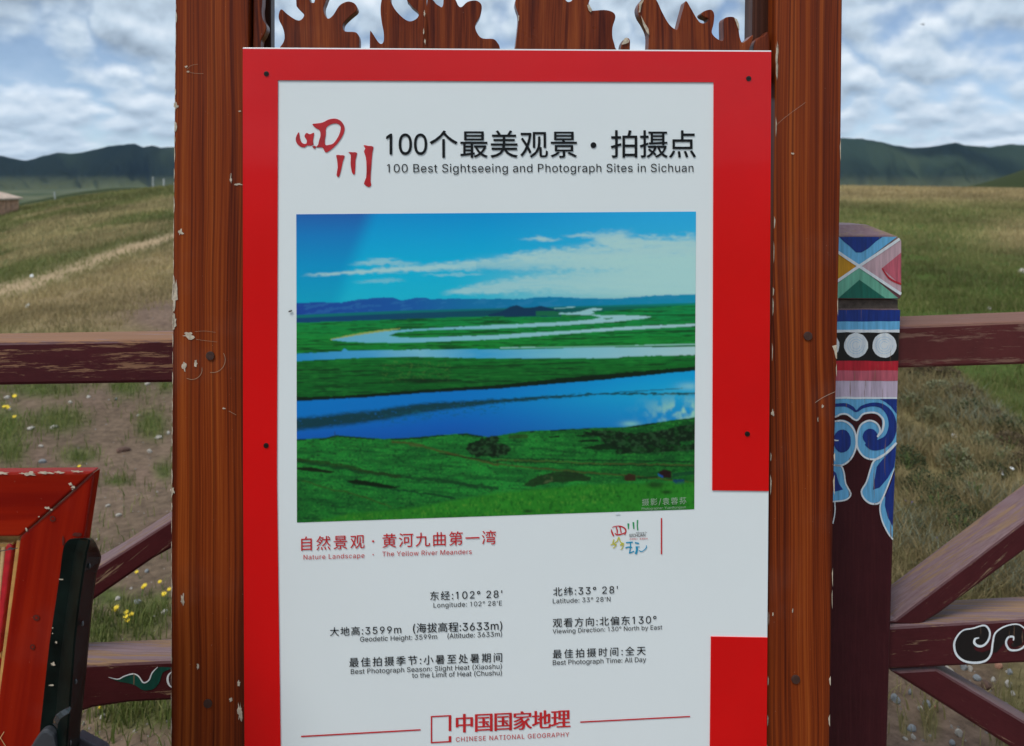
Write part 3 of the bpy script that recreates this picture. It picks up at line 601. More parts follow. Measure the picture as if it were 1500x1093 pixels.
for (x, y0, y1, D, w, lb) in ((83, 281, 297, 39, 2.0, 'thin leaning pale pole on the far slope right of the hut'), (240, 262, 274, 39, 3.4, 'pale pole on the far slope close to the left sign post'), (224, 259, 275, 60, 2.2, 'thinner pale pole farther off beside the pale pole by the left sign post')):
    u = D/F; X = (x-CX)*u; r = w*u/2; z0 = EYE-(y1-HZ)*u-0.4; z1 = EYE-(y0-HZ)*u; lean = -0.12 if x < 100 else 0
    vs = [(X+r*math.cos(k*math.pi/3)*q+(lean if zz == z1 else 0), D+r*math.sin(k*math.pi/3)*q, zz) for zz, q in ((z0, 1), (z1, .8)) for k in range(6)]
    tag(mk('pole', vs, [(k, (k+1) % 6, 6+(k+1) % 6, 6+k) for k in range(6)]+[tuple(range(6, 12))], POLE, loc=(X, D, z0)), lb, 'pole')

# ------------------------------------------------------------------ the fence
fence = thing('wooden_fence', 'weathered maroon wooden fence with a painted post, running behind the sign', 'fence', (0.6, 1.65, 0))
def beam(name, pl, A, B, d, t, m, parent, bevel=0.005, bottom=None, n=1):
    """beam with a face outline in photo pixels: A, B = (x, ytop, ybottom); optional arched underside"""
    top = [(A[0], A[1]), (B[0], B[1])]; bot = bottom or [(B[0], B[2]), (A[0], A[2])]
    return prism(name, pl, top+bot, d, t, m, parent, bevel=bevel)
# painted post: neck, head block and shaft, face on FP
def shaft_x(y): return np.interp(y, [340, 452, 560, 800, 1093, 1430], [1321, 1319.5, 1315.5, 1308.5, 1300, 1290])
PW = 124.0
def postloop(ys): return [(shaft_x(y), y) for y in ys]+[(shaft_x(y)-PW, y) for y in ys[::-1]]
pm = prism('post', FP, postloop([453, 700, 1000, 1420]), 0, 0.15, POSTM, fence, bevel=0.004); pm['label'] = 'painted post with coloured bands and blue scrolls'
neck = prism('post_neck', FP, [(1315, 439), (1315, 454), (1200, 454), (1200, 439)], -0.008, 0.134, plain('neck_dirty', (0.10, 0.075, 0.06), 0.8, 0.4, 90), pm)
# head block with a low pyramid top
def head():
    L, R_, T_, B_ = 1197, 1321, 346, 438.5; c = 5
    f = [(L, T_+c), (L+3, T_), (R_-6, T_), (R_, T_+9), (R_, B_-5), (R_-3, B_), (L+2, B_), (L, B_-3)]
    o = prism('post_head', FP, f, 0.002, 0.154, PTOP, pm, bevel=0.004)
    fr = [FP.pt(L+3, T_-0.5, 0.0), FP.pt(R_-8, T_-0.5, 0.0)]; bk = [q-FP.N*0.15 for q in fr]; up = Vector((0, 0, 0.020))
    ins = lambda a, b: a+(b-a)*0.28
    v = [fr[0], fr[1], bk[1], bk[0]]; ctr = sum(v, Vector())/4; tp = [ctr+(q-ctr)*0.5+up for q in v]
    mk('post_cap', v+tp, [(0, 1, 5, 4), (1, 2, 6, 5), (2, 3, 7, 6), (3, 0, 4, 7), (4, 5, 6, 7)], PTOP, pm, bevel=0.003)
    cx, cy = 1258.5, 390; e = 0.0026; xl = 1197.5; xr = 1320
    decals('painted_triangle', FP, [[(xl+3, 347), (xr-6, 347), (cx, cy-1)]], e, PLBL, pm)
    decals('painted_triangle', FP, [[(1229, 347), (1293, 347), (1283, 354), (1272, 364), (1262, 370), (1254, 370), (1245, 361), (1236, 354)]], e+.0004, PBLUE, pm)
    decals('painted_triangle', FP, [[(xl, 350), (cx, cy), (xl, 431)]], e, PYEL, pm)
    decals('painted_triangle', FP, [[(xr, 352), (cx, cy), (xr, 432)]], e, PPNK, pm)
    decals('painted_triangle', FP, [[(xr, 370), (1292, 393), (xr, 418)]], e+.0004, PROSE, pm)
    strokes('painted_line', FP, [([(1292, 393), (1303, 408), (1320, 416.5)], [1.5, 3, 2.5])], e+.0008, PRED, pm)
    decals('painted_triangle', FP, [[(xl+3, 437), (cx, cy), (xr-4, 437)]], e, PLGR, pm)
    decals('painted_triangle', FP, [[(1221, 437), (1228, 437), (1259, 410), (1297, 437)]][0:1], e+.0004, PGRN, pm)
    strokes('painted_line', FP, [([(xl, 348), (1230, 371), (cx, cy), (1290, 411), (1320, 431)], 4.2), ([(1318, 350), (1290, 369), (cx, cy), (1228, 411), (xl, 432)], 4.2)], e+.0010, PWHT, pm)
head()
def band(y0, y1, m, e=0.0006):
    r = lambda y: shaft_x(y)-0.7; l = lambda y: shaft_x(y)-PW+0.7; wv = lambda y: y+random.uniform(-.5, .5)
    n = 8; top = [(l(y0)+(r(y0)-l(y0))*i/n, wv(y0)) for i in range(n+1)]; bot = [(r(y1)+(l(y1)-r(y1))*i/n, wv(y1)) for i in range(n+1)]
    decals('painted_band', FP, [top+bot], e, m, pm)
band(454, 472, PBLUE); band(471, 484, PLBL, .0009); band(483, 487, PWHT, .0012); band(486, 530, PBLK); band(529, 558, PRED, .0009); band(557, 583, PLIL, .0006); band(581.5, 584.5, PWHT, .0012)
band(543, 558, PROSE, .0011)
for x in (1212, 1254, 1295.5):
    decals('painted_disc', FP, [blob(x, 506, 17.6, 18.2, 26, 0.02)], .001, PWHT, pm)
    strokes('painted_ring', FP, [([(x+r*math.cos(k*.7), 506+r*math.sin(k*.7)) for k in range(9)], 0.3) for r in (12.5, 9, 5.5)], .0014, PLBL, pm)
def E(pts): return [(1210+x/4.2, 560+y/4.2) for x, y in pts]
def scrolls():
    S = lambda items, d, m: strokes('painted_line', FP, [(E(p), [q/4.2 for q in w] if isinstance(w, list) else w/4.2) for p, w in items], d, m, pm)
    D = lambda polys, d, m, n=4: [decals('painted_scroll', FP, [smooth_loop(E(p), n) if n else E(p)], d+i*2e-5, m, pm) for i, p in enumerate(polys)]
    D([[(-20, 100), (436, 102), (432, 372), (390, 415), (340, 455), (290, 475), (240, 462), (205, 425), (190, 385), (187, 330), (183, 385), (165, 440), (130, 490), (90, 512), (55, 505), (-20, 480)]], .0006, PLBL, 0)
    D([[(-20, 228), (60, 214), (95, 200), (135, 203), (187, 238), (225, 203), (265, 192), (310, 198), (340, 225), (345, 265), (335, 300), (320, 265), (290, 240), (250, 235), (215, 260), (195, 300), (187, 340), (178, 290), (155, 255), (120, 235), (85, 232), (-20, 250)]], .0009, POSTM, 3)
    D([[(325, 101), (436, 103), (434, 195), (400, 150), (365, 122)]], .0009, PBLUE, 0)
    S([([(-10, 150), (60, 142), (120, 140), (160, 158), (187, 178), (225, 152), (290, 137), (350, 150), (395, 200), (410, 270), (390, 340), (345, 378), (290, 390), (250, 368)], [10, 20, 22, 22, 12, 20, 24, 30, 42, 50, 56, 66, 60, 40])], .0011, PBLUE)
    D([blob(272, 335, 46, 50, 18, .02), blob(100, 362, 54, 72, 18, .02)], .0013, PBLUE, 0)
    S([([(-10, 225), (60, 212), (90, 197), (130, 198), (187, 234), (225, 198), (265, 187), (310, 190), (345, 218), (355, 250), (345, 300), (316, 338)], [11, 11, 11, 11, 11, 11, 11, 11, 12, 13, 13, 7]),
       ([(316, 336), (333, 300), (320, 262), (290, 240), (255, 238), (215, 262), (195, 310), (190, 380), (205, 425), (240, 462), (290, 475), (340, 460), (400, 405), (434, 372)], 11),
       ([(-10, 250), (60, 240), (100, 237), (140, 255), (175, 300), (187, 370), (175, 430), (145, 480), (100, 510), (55, 510)], 11), ([(30, 330), (40, 350), (58, 358), (78, 358)], [8, 9, 9, 5])], .0016, PWHT)
    D([[(432, 384), (300, 482), (277, 530), (250, 615), (218, 672), (240, 720), (285, 748), (335, 733), (352, 705), (385, 640), (420, 535), (428, 450)], [(352, 705), (335, 765), (345, 850), (385, 930), (410, 966), (412, 880), (400, 700)], [(40, 512), (90, 515), (108, 550), (120, 620), (150, 685), (128, 720), (60, 732), (40, 730)]], .0006, PLBL, 0)
    D([[(430, 388), (345, 478), (312, 520), (288, 662), (330, 648), (380, 590), (420, 520), (428, 450)], [(424, 545), (400, 620), (365, 700), (362, 760), (380, 830), (410, 888), (418, 700)], [(30, 530), (62, 560), (80, 625), (105, 660), (60, 672), (30, 665)]], .0009, PBLUE, 0)
    S([([(434, 374), (380, 430), (300, 480), (275, 530), (250, 612), (218, 672), (240, 722), (285, 748), (335, 735), (375, 650), (420, 532)], [12, 12, 11, 10, 10, 10, 11, 12, 11, 9, 4]), ([(350, 705), (332, 770), (345, 850), (380, 925), (411, 967)], 9),
       ([(30, 510), (90, 515), (110, 555), (122, 625), (152, 686), (125, 722), (60, 733), (30, 733)], 9), ([(54, 735), (55, 800), (42, 870)], 7)], .0016, PWHT)
scrolls()
# rails: right bay, left bay (which also runs on behind the sign)
RD = -0.022
prism('top_rail', FP, [(1312, 477.5), (1960, 452), (1960, 520), (1312, 540)], RD, 0.105, MAROONR, fence, bevel=0.006)
mr = prism('middle_rail', FP, [(1296, 918.5), (1960, 879), (1960, 950), (1296, 981.5)], RD, 0.088, MAROON, fence, bevel=0.006)
prism('top_rail', FP, [(-260, 505), (1205, 481), (1205, 546), (-260, 569)], RD, 0.088, MAROONT, fence, bevel=0.006)
arch = [(60, 1075), (95, 1052), (135, 1038), (190, 1030), (250, 1027), (600, 1020), (1000, 1006), (1100, 1008), (1150, 1018), (1200, 1040)]
ml = prism('middle_rail', FP, [(-260, 990), (1195, 925)]+arch[::-1]+[(20, 1085), (-260, 1090)], RD, 0.075, MAROON, fence, bevel=0.006)
prism('brace', FP, [(1296, 913), (1312, 880+27), (1860, 487), (1935, 487), (1375, 900), (1345, 918)], RD-0.006, 0.085, MAROONB, fence, bevel=0.006)
prism('brace', FP, [(1304, 983), (1372, 979), (1960, 1330), (1960, 1400)], RD-0.006, 0.075, MAROONC, fence, bevel=0.006)
prism('brace', FP, [(-180, 1075), (-200, 1030), (152, 825), (250, 762), (520, 585), (620, 585), (247, 806), (222, 820), (137, 879)], RD-0.006, 0.075, MAROONB, fence, bevel=0.005)
prism('brace', FP, [(620, 585), (720, 585), (1190, 905), (1190, 935), (1110, 935)], RD-0.006, 0.075, MAROONB, fence, bevel=0.005)
prism('post', FP, [(-330, 440), (-205, 440), (-205, 1560), (-330, 1560)], 0, 0.14, POSTM, fence, bevel=0.004)
prism('post', FP, [(1950, 440), (2065, 440), (2065, 1400), (1950, 1400)], 0, 0.14, POSTM, fence, bevel=0.004)
def K(pts): return [(1300+x/4.32, 840+y/4.32) for x, y in pts]
def rail_scroll():
    s1 = [(580, 408), (555, 415), (550, 440), (575, 460), (610, 455), (640, 420), (648, 375), (630, 338), (600, 330), (540, 348), (480, 360), (440, 400), (422, 450), (435, 510), (480, 552), (550, 566), (620, 553), (655, 510), (666, 440), (680, 382), (720, 347), (770, 327), (820, 322), (855, 338), (890, 380), (880, 440), (850, 475), (810, 487), (770, 480), (750, 440), (765, 405), (797, 402), (797, 425)]
    w = [6, 13, 16, 16, 14, 13, 12, 12, 10, 9, 9, 11, 13, 14, 14, 15, 14, 13, 12, 11, 10, 9, 8, 9, 10, 11, 12, 12, 14, 13, 13, 13, 7]
    strokes('painted_scroll', FP, [(K(s1), [q/4.32 for q in w])], RD+.0014, PWHT, mr)
    decals('painted_scroll', FP, [K([(630, 340), (600, 332), (540, 350), (480, 362), (442, 400), (425, 450), (438, 508), (480, 549), (550, 562), (618, 550), (650, 508), (660, 480), (600, 500), (560, 490), (545, 470), (560, 455), (600, 458), (640, 420), (648, 375)]), K([(668, 500), (690, 500), (715, 470), (740, 440), (755, 405), (797, 400), (800, 430), (780, 455), (800, 470), (850, 450), (870, 400), (850, 345), (820, 325), (770, 332), (720, 350), (685, 385), (672, 440)])], RD+.0008, PBLK, mr)
rail_scroll()
def J(pts): return [(x/4, 820+y/4) for x, y in pts]
decals('painted_wave', FP, [smooth_loop(J([(640, 690), (700, 700), (735, 682), (780, 672), (810, 685), (840, 722), (872, 707), (893, 662), (922, 630), (1010, 634), (955, 660), (935, 715), (900, 757), (840, 765), (790, 735), (740, 722), (690, 712)]), 3)], RD+.0008, paint('wave_green', C(6, 72, 62)), ml)
strokes('painted_wave', FP, [(J([(635, 688), (690, 700), (730, 682), (780, 669), (812, 683), (840, 720), (872, 706), (892, 662), (925, 628)]), [.5, 1.6, 1.8, 1.9, 1.9, 2.1, 2, 1.8, .8]), (J([(1010, 655), (988, 675), (982, 705), (992, 735), (1010, 750)]), [1, 2.5, 3.5, 2.5, 1])], RD+.0014, PWHT, ml)

# ------------------------------------------------------------------ orange frame and black post at the lower left
of = thing('carved_wooden_frame', 'orange-red lacquered wooden frame with gold and red inner panel, lower left corner', 'frame', (-0.9, 1.12, 0))
prism('top_rail', OP, [(-520, 697), (136.5, 691.5), (28.5, 786.5), (-400, 790)], 0, 0.021, ORANGEH, of, bevel=0.003)
prism('side_stile', OP, [(137.5, 692.3), (29.3, 787.2), (-100, 1740), (-20, 1740)], 0, 0.021, ORANGE, of, bevel=0.003)
prism('side_stile', OP, [(-520, 699), (-401, 791), (-350, 1740), (-440, 1740)], 0, 0.021, ORANGE, of, bevel=0.003)
prism('bottom_rail', OP, [(-440, 1742), (-20, 1742), (-30, 1900), (-430, 1900)], 0, 0.021, ORANGEH, of, bevel=0.003)
prism('back_panel', OP, [(-420, 780), (40, 775), (-90, 1750), (-360, 1750)], -0.022, 0.006, GOLD, of)
prism('moulding', OP, [(30, 792), (24, 792), (-30, 1220), (-24, 1220)], -0.006, 0.014, GOLD, of, bevel=0.001)
prism('moulding', OP, [(-200, 797), (20, 795), (17, 802), (-200, 806)], -0.012, 0.009, GOLD, of, bevel=0.001)
prism('moulding', OP, [(8, 800), (13, 796), (18, 800), (-2, 960), (-10, 960)], -0.010, 0.012, CRIM, of, bevel=0.002)
prism('moulding', OP, [(1, 800), (4, 797), (8, 801), (-6, 930), (-14, 930)], -0.012, 0.010, GOLDL, of, bevel=0.002)
prism('moulding', OP, [(-12, 800), (-6, 796), (0, 801), (-12, 930), (-24, 930)], -0.010, 0.012, GOLDL, of, bevel=0.002)
prism('moulding', OP, [(-30, 800), (-22, 796), (-14, 801), (-28, 930), (-44, 930)], -0.010, 0.012, CRIM, of, bevel=0.002)
prism('carved_diamond', OP, [(-40, 960), (-8, 1055), (-34, 1150), (-70, 1060)], -0.006, 0.014, CRIM, of, bevel=0.003)
prism('carved_diamond', OP, [(-10, 965), (-3, 975), (-26, 1110), (-30, 1100)], -0.008, 0.012, CRIM, of, bevel=0.002)
tag(decals('miter_joint', OP, [[(136, 691), (137.5, 694), (105, 724), (70, 755), (29, 788), (28.2, 786.6), (69, 753), (104, 722)]], 0.0009, KNOT, of))
chips = [blob(x, y, rx, ry, 10, .4) for x, y, rx, ry in ((4, 693.2, 10, 1.8), (33, 693.5, 4, 1.5), (44, 694, 9, 2.6), (67, 692.5, 10, 1.8), (88, 692, 7, 1.6), (112, 690.8, 8, 1.5), (103, 709.5, 2.6, 2.2), (107, 714, 2.2, 2), (70, 744, 3.6, 1.8), (75, 747, 2, 1.3), (106, 717, 1, .7), (57, 757, 1, .8), (39, 776, 2, 2.4), (-30, 694, 14, 2), (-60, 694, 10, 2))]
decals('paint_chip', OP, chips, 0.0014, CREAM, of)
for (x, y, rx, ry) in ((77, 760, 4.2, 4.6), (53, 905, 4.6, 4.6), (47.5, 948, 3.6, 4.2), (113, 783, 7, 3), (92.5, 792, 1.6, 7)):
    decals('knot', OP, [blob(x, y, rx, ry, 14, .12)], 0.0010, KNOT, of)
    if y > 790 and rx > 2 or y == 760: decals('knot', OP, [blob(x, y, rx*.45, ry*.45, 10, .2)], 0.0014, ORANGE, of)
strokes('wire', OP, [([(-40, 812), (-10, 809), (8, 806), (18, 804), (26, 803)], 1.2), ([(12, 804.5), (16, 802.5), (19, 805.5)], 2.0)], 0.001, STEEL, of)
strokes('wire', OP, [([(-8, 1064), (0, 1080), (8, 1093), (12, 1100)], .8), ([(-6, 1092), (1, 1080), (6, 1072)], .8)], 0.0012, GOLDL, of)

bp = thing('black_post', 'black-green lacquered post with round top, rivets and a hook, in front of the orange frame', 'post', (-0.62, 1.06, 0))
def blackpost():
    rows = [(788.2, 108, 124, 133), (789, 102, 128, 135), (791, 99, 131, 137.5), (795, 95.5, 131, 140), (801, 93, 129.5, 143), (809, 91.5, 127, 146.5), (816, 90.5, 126, 148.5), (824, 89.5, 124.5, 147), (838, 88, 122.5, 142), (878, 82, 116.5, 136.5), (940, 72.5, 109.5, 130.5), (989, 67, 106, 126), (1055, 60, 101, 119), (1093, 56, 98, 116), (1500, 10, 58, 70), (1940, -40, 10, 25)]
    Pf = Plane(-0.6, 1.045, 0); Pm = Plane(-0.6, 1.03, 0); Pr = Plane(-.6, 1.066, 0); vs = []; fs = []
    for (y, l, m, r) in rows:
        sx = min(1, (y-786)/14)
        vs += [Pf.pt(l+2, y, -0.010), Pf.pt(l, y+1, 0), Pf.pt((l+m)/2, y, .001), Pm.pt(m-2, y, 0), Pm.pt(m+1, y, -0.001), Pr.pt(r-2, y, .006), Pr.pt(r, y, 0), Pr.pt(r-3, y, -.010), Pf.pt(l+8, y, -0.034)]
    k = 9
    for i in range(len(rows)-1):
        for j in range(k): fs.append((i*k+j, i*k+(j+1) % k, (i+1)*k+(j+1) % k, (i+1)*k+j))
    fs += [tuple(range(k))[::-1], tuple(range((len(rows)-1)*k, len(rows)*k))]
    fs = [f[::-1] for f in fs]
    o = mk('shaft', vs, fs, BLACKL, bp, smooth=False, bevel=0.0015)
    for (x, y) in ((131.5, 829), (121.5, 913), (111.5, 998), (103.5, 1088)):
        bm = bmesh.new(); bmesh.ops.create_uvsphere(bm, u_segments=10, v_segments=6, radius=1); p = Pm.pt(x, y, -0.009)
        v = [p+Vector((q.co.x*0.0016, q.co.y*0.0012-0.0005, q.co.z*0.0035)) for q in bm.verts]; f = [tuple(z.index for z in ff.verts) for ff in bm.faces]; bm.free()
        mk('rivet', v, f, STEEL, bp, smooth=True)
    decals('paint_chip', Pf, [blob(90, 849, 3, .8, 9, .4), blob(78, 973, 3, 2.4, 9, .3), blob(75, 1004, 3.4, 1.2, 9, .3), blob(82, 941, 1.2, 1.8, 8, .3), blob(77, 920, 1, .8), blob(77, 928, .8, .8), blob(106, 963, 2.6, .5)], 0.003, CREAM, bp)
    # hook: a bent strap of steel
    hk = [(103, 1036, .004), (97, 1041, .010), (90, 1045, .014), (84, 1050, .016), (80.5, 1057, .014), (80, 1064, .008)]; v = []; f = []
    for i, (x, y, d) in enumerate(hk):
        w = 5 if i else 2; v += [Pm.pt(x-w*.4, y-w*.5, d), Pm.pt(x+w*.8, y+w*.9, d), Pm.pt(x+w*.8, y+w*.9, d-.003), Pm.pt(x-w*.4, y-w*.5, d-.003)]
    for i in range(len(hk)-1):
        for j in range(4): f.append((i*4+j, i*4+(j+1) % 4, i*4+4+(j+1) % 4, i*4+4+j))
    mk('hook', v, f+[(0, 1, 2, 3), (23, 22, 21, 20)], plain('hook_black', (.03, .035, .04), .25, .3, coat=.5), bp, smooth=False, bevel=.0008)
    prism('gusset', Pf, smooth_loop([(30, 1125), (46, 1092), (58, 1074), (66, 1070), (74, 1074), (80, 1085), (82, 1130)], 4), .012, .012, plain('gusset_grey', (.035, .038, .045), .5, .3), bp, bevel=.003)
    prism('foot_brace', Pr, [(112, 1078), (150, 1098), (190, 1160), (110, 1160)], -.01, .015, plain('brace_grey', (.06, .055, .07), .6, .3), bp, bevel=.002)
blackpost()

# ------------------------------------------------------------------ the sign
sign = thing('information_sign', 'tall scenic-viewpoint information board held in a varnished brown wooden frame', 'sign', (0, 1.36, 0))
def flatquad(y): return y
lp = prism('post', BP, [(257.5, -150), (366, -150), (361, 300), (357, 700), (359, 1093), (362, 1640), (243, 1640), (250, 1093), (251, 700), (254, 300)], -0.009, 0.085, POSTW, sign, bevel=0.0035)
rp = prism('post', BP, [(1139, -150), (1236, -150), (1232, 250), (1227, 500), (1221, 750), (1215.5, 1093), (1206, 1640), (1116, 1640), (1123, 1093), (1127, 750), (1131, 450), (1136, 150)], -0.009, 0.085, POSTW, sign, bevel=0.0035)
prism('inner_stile', BP, [(365, -150), (397, -150), (397, 90), (365, 90)], -0.062, 0.03, DARKW, sign, bevel=0.002)
prism('inner_stile', BP, [(1105, -150), (1150, -150), (1150, 120), (1101, 120)], -0.045, 0.04, DARKW, sign, bevel=0.002)
prism('crossbar', BP, [(240, -150), (1260, -150), (1260, -230), (240, -230)], 0.0, 0.10, POSTW, sign, bevel=0.004)
prism('backing_rail', BP, [(366, 90), (1128, 92), (1127, 140), (366, 140)], -0.012, 0.05, DARKW, sign, bevel=0.002)
def G(pts): return [(355+x/7.317, y/7.317) for x, y in pts]
def H2(pts): return [(375+x/4, y/4) for x, y in pts]
def H3(pts): return [(750+x/4, y/4) for x, y in pts]
YB = 100
orn = [
 smooth_loop(G([(115, 700), (115, 300), (115, -60), (115, -900), (230, -900), (215, -60), (205, 100), (215, 200), (250, 260), (258, 310), (230, 380), (198, 440), (198, 560), (198, 700)]), 4),
 smooth_loop(G([(360, 700), (370, 560), (440, 450), (450, 370), (430, 290), (395, 220), (388, 160), (415, 98), (480, 150), (560, 205), (610, 218), (645, 195), (660, 160), (640, 130), (590, 80), (577, 30), (580, -200), (640, -900), (720, -900), (700, -200), (720, 0), (750, 28), (775, 5), (785, -200), (800, -900), (980, -900), (950, -200), (900, -10), (870, 80), (880, 150), (910, 195), (940, 190), (980, 150), (1030, 70), (1080, 30), (1140, 15), (1200, 35), (1230, 80), (1220, 120), (1150, 180), (1090, 240), (1075, 290), (1100, 335), (1200, 342), (1240, 370), (1255, 430), (1250, 560), (1250, 700)]), 4),
 smooth_loop(H2([(667, 400), (667, 275), (668, 195), (675, 185), (715, 245), (735, 257), (748, 240), (748, 190), (735, 120), (730, 40), (745, -100), (740, -500), (820, -500), (790, -60), (800, 30), (850, 95), (900, 125), (945, 105), (950, 70), (900, 20), (880, -60), (900, -500), (998, -500), (998, 0), (998, 400)]), 4),
 smooth_loop(H2([(1004, 400), (1004, 0), (1004, -500), (1080, -500), (1035, -60), (1045, 8), (1075, 35), (1090, 40), (1098, 10), (1100, -100), (1120, -500), (1180, -500), (1168, -60), (1175, 10), (1200, 42), (1240, 10), (1290, 3), (1322, 30), (1315, 90), (1285, 150), (1300, 200), (1330, 225), (1390, 228), (1415, 250), (1430, 285), (1440, 400)]), 4),
 smooth_loop(H3([(15, 400), (20, 275), (38, 110), (25, 50), (20, 10), (40, -100), (60, -500), (280, -500), (300, -60), (315, 0), (340, 10), (365, -20), (380, -100), (400, -500), (520, -500), (480, -100), (450, 20), (460, 60), (540, 58), (590, 70), (607, 100), (590, 160), (590, 220), (605, 278), (620, 400)]), 4),
 smooth_loop(H3([(630, 400), (640, 278), (652, 240), (672, 221), (692, 235), (692, 290), (692, 400)]), 4),
 smooth_loop(H3([(795, 400), (800, 285), (800, 200), (775, 140), (745, 90), (738, 40), (765, -5), (810, -40), (850, 5), (880, 70), (920, 140), (958, 172), (972, 165), (990, 100), (1004, 50), (1020, 5), (1050, 50), (1085, 110), (1108, 134), (1140, 133), (1152, 110), (1120, 95), (1112, 76), (1140, 60), (1170, 58), (1186, 85), (1182, 140), (1172, 190), (1200, 225), (1238, 236), (1240, 160), (1242, 115), (1262, 100), (1305, 103), (1325, 150), (1335, 215), (1350, 250), (1380, 232), (1413, 205), (1405, 250), (1388, 300), (1380, 400)]), 4)]
for k, o_ in enumerate(orn):
    prism('carved_scroll', BP, o_, -0.020, 0.026, CARVW, sign, bevel=0.0018)
prism('carved_scroll', BP, smooth_loop([(1106, 110), (1104, 72), (1108, 58), (1118, 52), (1127, 50), (1127, 110)], 4), -0.026, 0.02, CARVW, sign, bevel=0.002)
decals('paint_chip', BP, [H3([(440, 30), (452, 25), (462, 45), (470, 58), (462, 72), (448, 60)]), H3([(745, 20), (765, 0), (772, 2), (758, 30), (752, 70), (742, 75)]), H3([(755, 90), (775, 130), (800, 170), (804, 205), (792, 195), (770, 150)]), H3([(642, 262), (660, 224), (674, 220), (688, 240), (682, 250), (664, 258)]), H3([(1302, 105), (1318, 112), (1330, 140), (1333, 185), (1322, 160), (1310, 125)]), H3([(36, 90), (42, 92), (40, 125), (35, 120)])]+[blob(621.5+random.uniform(-1, 1), y, 1.0, 4, 8, .4) for y in (46, 20, 60)], -0.0175, CREAM, sign)
# white panel with its print
T0, TR_ = (355.5, 69.5), (1130, 74)
panel = prism('sign_panel', BP, [(355.5, 69.5), (1130, 74), (1127.5, 550), (1123, 1093), (1118, 1640), (361, 1640), (358, 1093), (356, 700)], 0, 0.008, WHITE, sign, bevel=0.0008)
panel['label'] = 'white panel with red border, title, landscape picture and site data'
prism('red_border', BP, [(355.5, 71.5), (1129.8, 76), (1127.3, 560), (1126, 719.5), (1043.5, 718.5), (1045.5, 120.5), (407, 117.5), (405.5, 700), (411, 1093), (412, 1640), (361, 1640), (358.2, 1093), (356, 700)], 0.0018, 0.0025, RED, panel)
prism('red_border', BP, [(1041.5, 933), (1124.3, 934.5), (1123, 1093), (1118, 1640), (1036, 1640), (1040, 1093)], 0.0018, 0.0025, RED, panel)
def cyl(name, pl, x, y, rpx, d, t, m, parent, n=14): return prism(name, pl, [(x+rpx*math.cos(2*math.pi*i/n), y+rpx*math.sin(2*math.pi*i/n)) for i in range(n)], d, t, m, parent, bevel=0.0004)
for (x, y) in ((390, 108), (1097, 115), (389.5, 653), (1095, 636), (392, 1180), (1088, 1180)):
    s = cyl('screw', BP, x, y, 3.8, 0.0032, 0.003, SCREW, panel)
    decals('screw_cross', BP, [[(x-2, y-.5), (x+2, y-.5), (x+2, y+.5), (x-2, y+.5)], [(x-.5, y-2), (x+.5, y-2), (x+.5, y+2), (x-.5, y+2)]][:1], 0.0036, INK, panel)
for (p_, x, y) in ((lp, 307.5, 521.5), (lp, 304, 1031.5), (rp, 1184, 492.5), (rp, 1166, 996)):
    cyl('peg', BP, x, y, 6.3, -0.0065, 0.004, PEG, p_, 18)
chl = []
y = -20
while y < 1093:                                          # chipped veneer along the outer edge of the left post
    x = np.interp(y, [0, 300, 700, 1093], [257, 253.5, 250.5, 249.5]); w = 0.7+1.3*random.random()**3; h = random.uniform(10, 34)
    if 120 < y < 240 or 380 < y < 480: w = random.uniform(1.2, 4.5)
    chl.append([(x+.6, y), (x+.6+w*.7, y+h*.15), (x+.6+w, y+h*.5), (x+.6+w*.6, y+h*.85), (x+.6, y+h)]); y += h*random.uniform(1.0, 1.5)
chl += [blob(276, 492, 7, 4.5, 10, .35), blob(270, 537, 2.8, 6, 10, .4), blob(287, 533, 2.4, 4, 9, .4), blob(328, 598.5, 2, 1.2), blob(273, 97.5, 2, 1.5), blob(275.5, 105, 2, 1.2), blob(351, 163, 2, 1.2), blob(267, 878, 2.4, 8, 10, .4), blob(290, 976, 1.5, 4), blob(352, 1043, 3.6, 12, 11, .45), blob(350, 1001, 2, 4), blob(338, 1025, 2, 3), blob(258, 155, 3, 4), blob(338, 262, 1.4, 6), blob(349, 270, 5, 1.4), blob(265, 340, 3.5, 4, 9, .5), blob(253, 718, 2.5, 6), blob(256, 430, 3.6, 20, 12, .3), blob(255, 472, 2.6, 10)]
decals('paint_chip', BP, chl, -0.0080, CREAM, lp)
def arc(cx, cy, r, a0, a1, n=6): return [(cx+r*math.cos(math.radians(a0+(a1-a0)*i/n)), cy+r*math.sin(math.radians(a0+(a1-a0)*i/n))) for i in range(n+1)]
strokes('scratch', BP, [(arc(281, 541, 15, -10, 120), .7), (arc(311, 527, 19, -30, 100), .7), ([(285, 486), (300, 485), (316, 487)], .4), ([(287, 497), (300, 499), (318, 501)], .4), ([(335, 602), (346, 608)], .5), ([(290, 94), (280, 96), (274, 101)], .4), ([(274, 103), (282, 107), (298, 108)], .4)], -0.0078, plain('scratch_pale', (.32, .22, .14), .8), lp)
chr_ = []
y = 60
while y < 1093:
    x = np.interp(y, [0, 500, 1093], [1236, 1227, 1215.5]); h = random.uniform(12, 40)
    if random.random() < .35: w = random.uniform(.8, 2.6); chr_.append([(x-.6, y), (x-.6-w, y+h*.3), (x-.6-w*.6, y+h*.8), (x-.6, y+h)])
    x = np.interp(y, [0, 150, 450, 750, 1093], [1139, 1136, 1131, 1127, 1123]); 
    if random.random() < .45: w = random.uniform(.8, 2.2); chr_.append([(x+.6, y), (x+.6+w, y+h*.3), (x+.6+w*.6, y+h*.8), (x+.6, y+h)])
    y += h*1.1
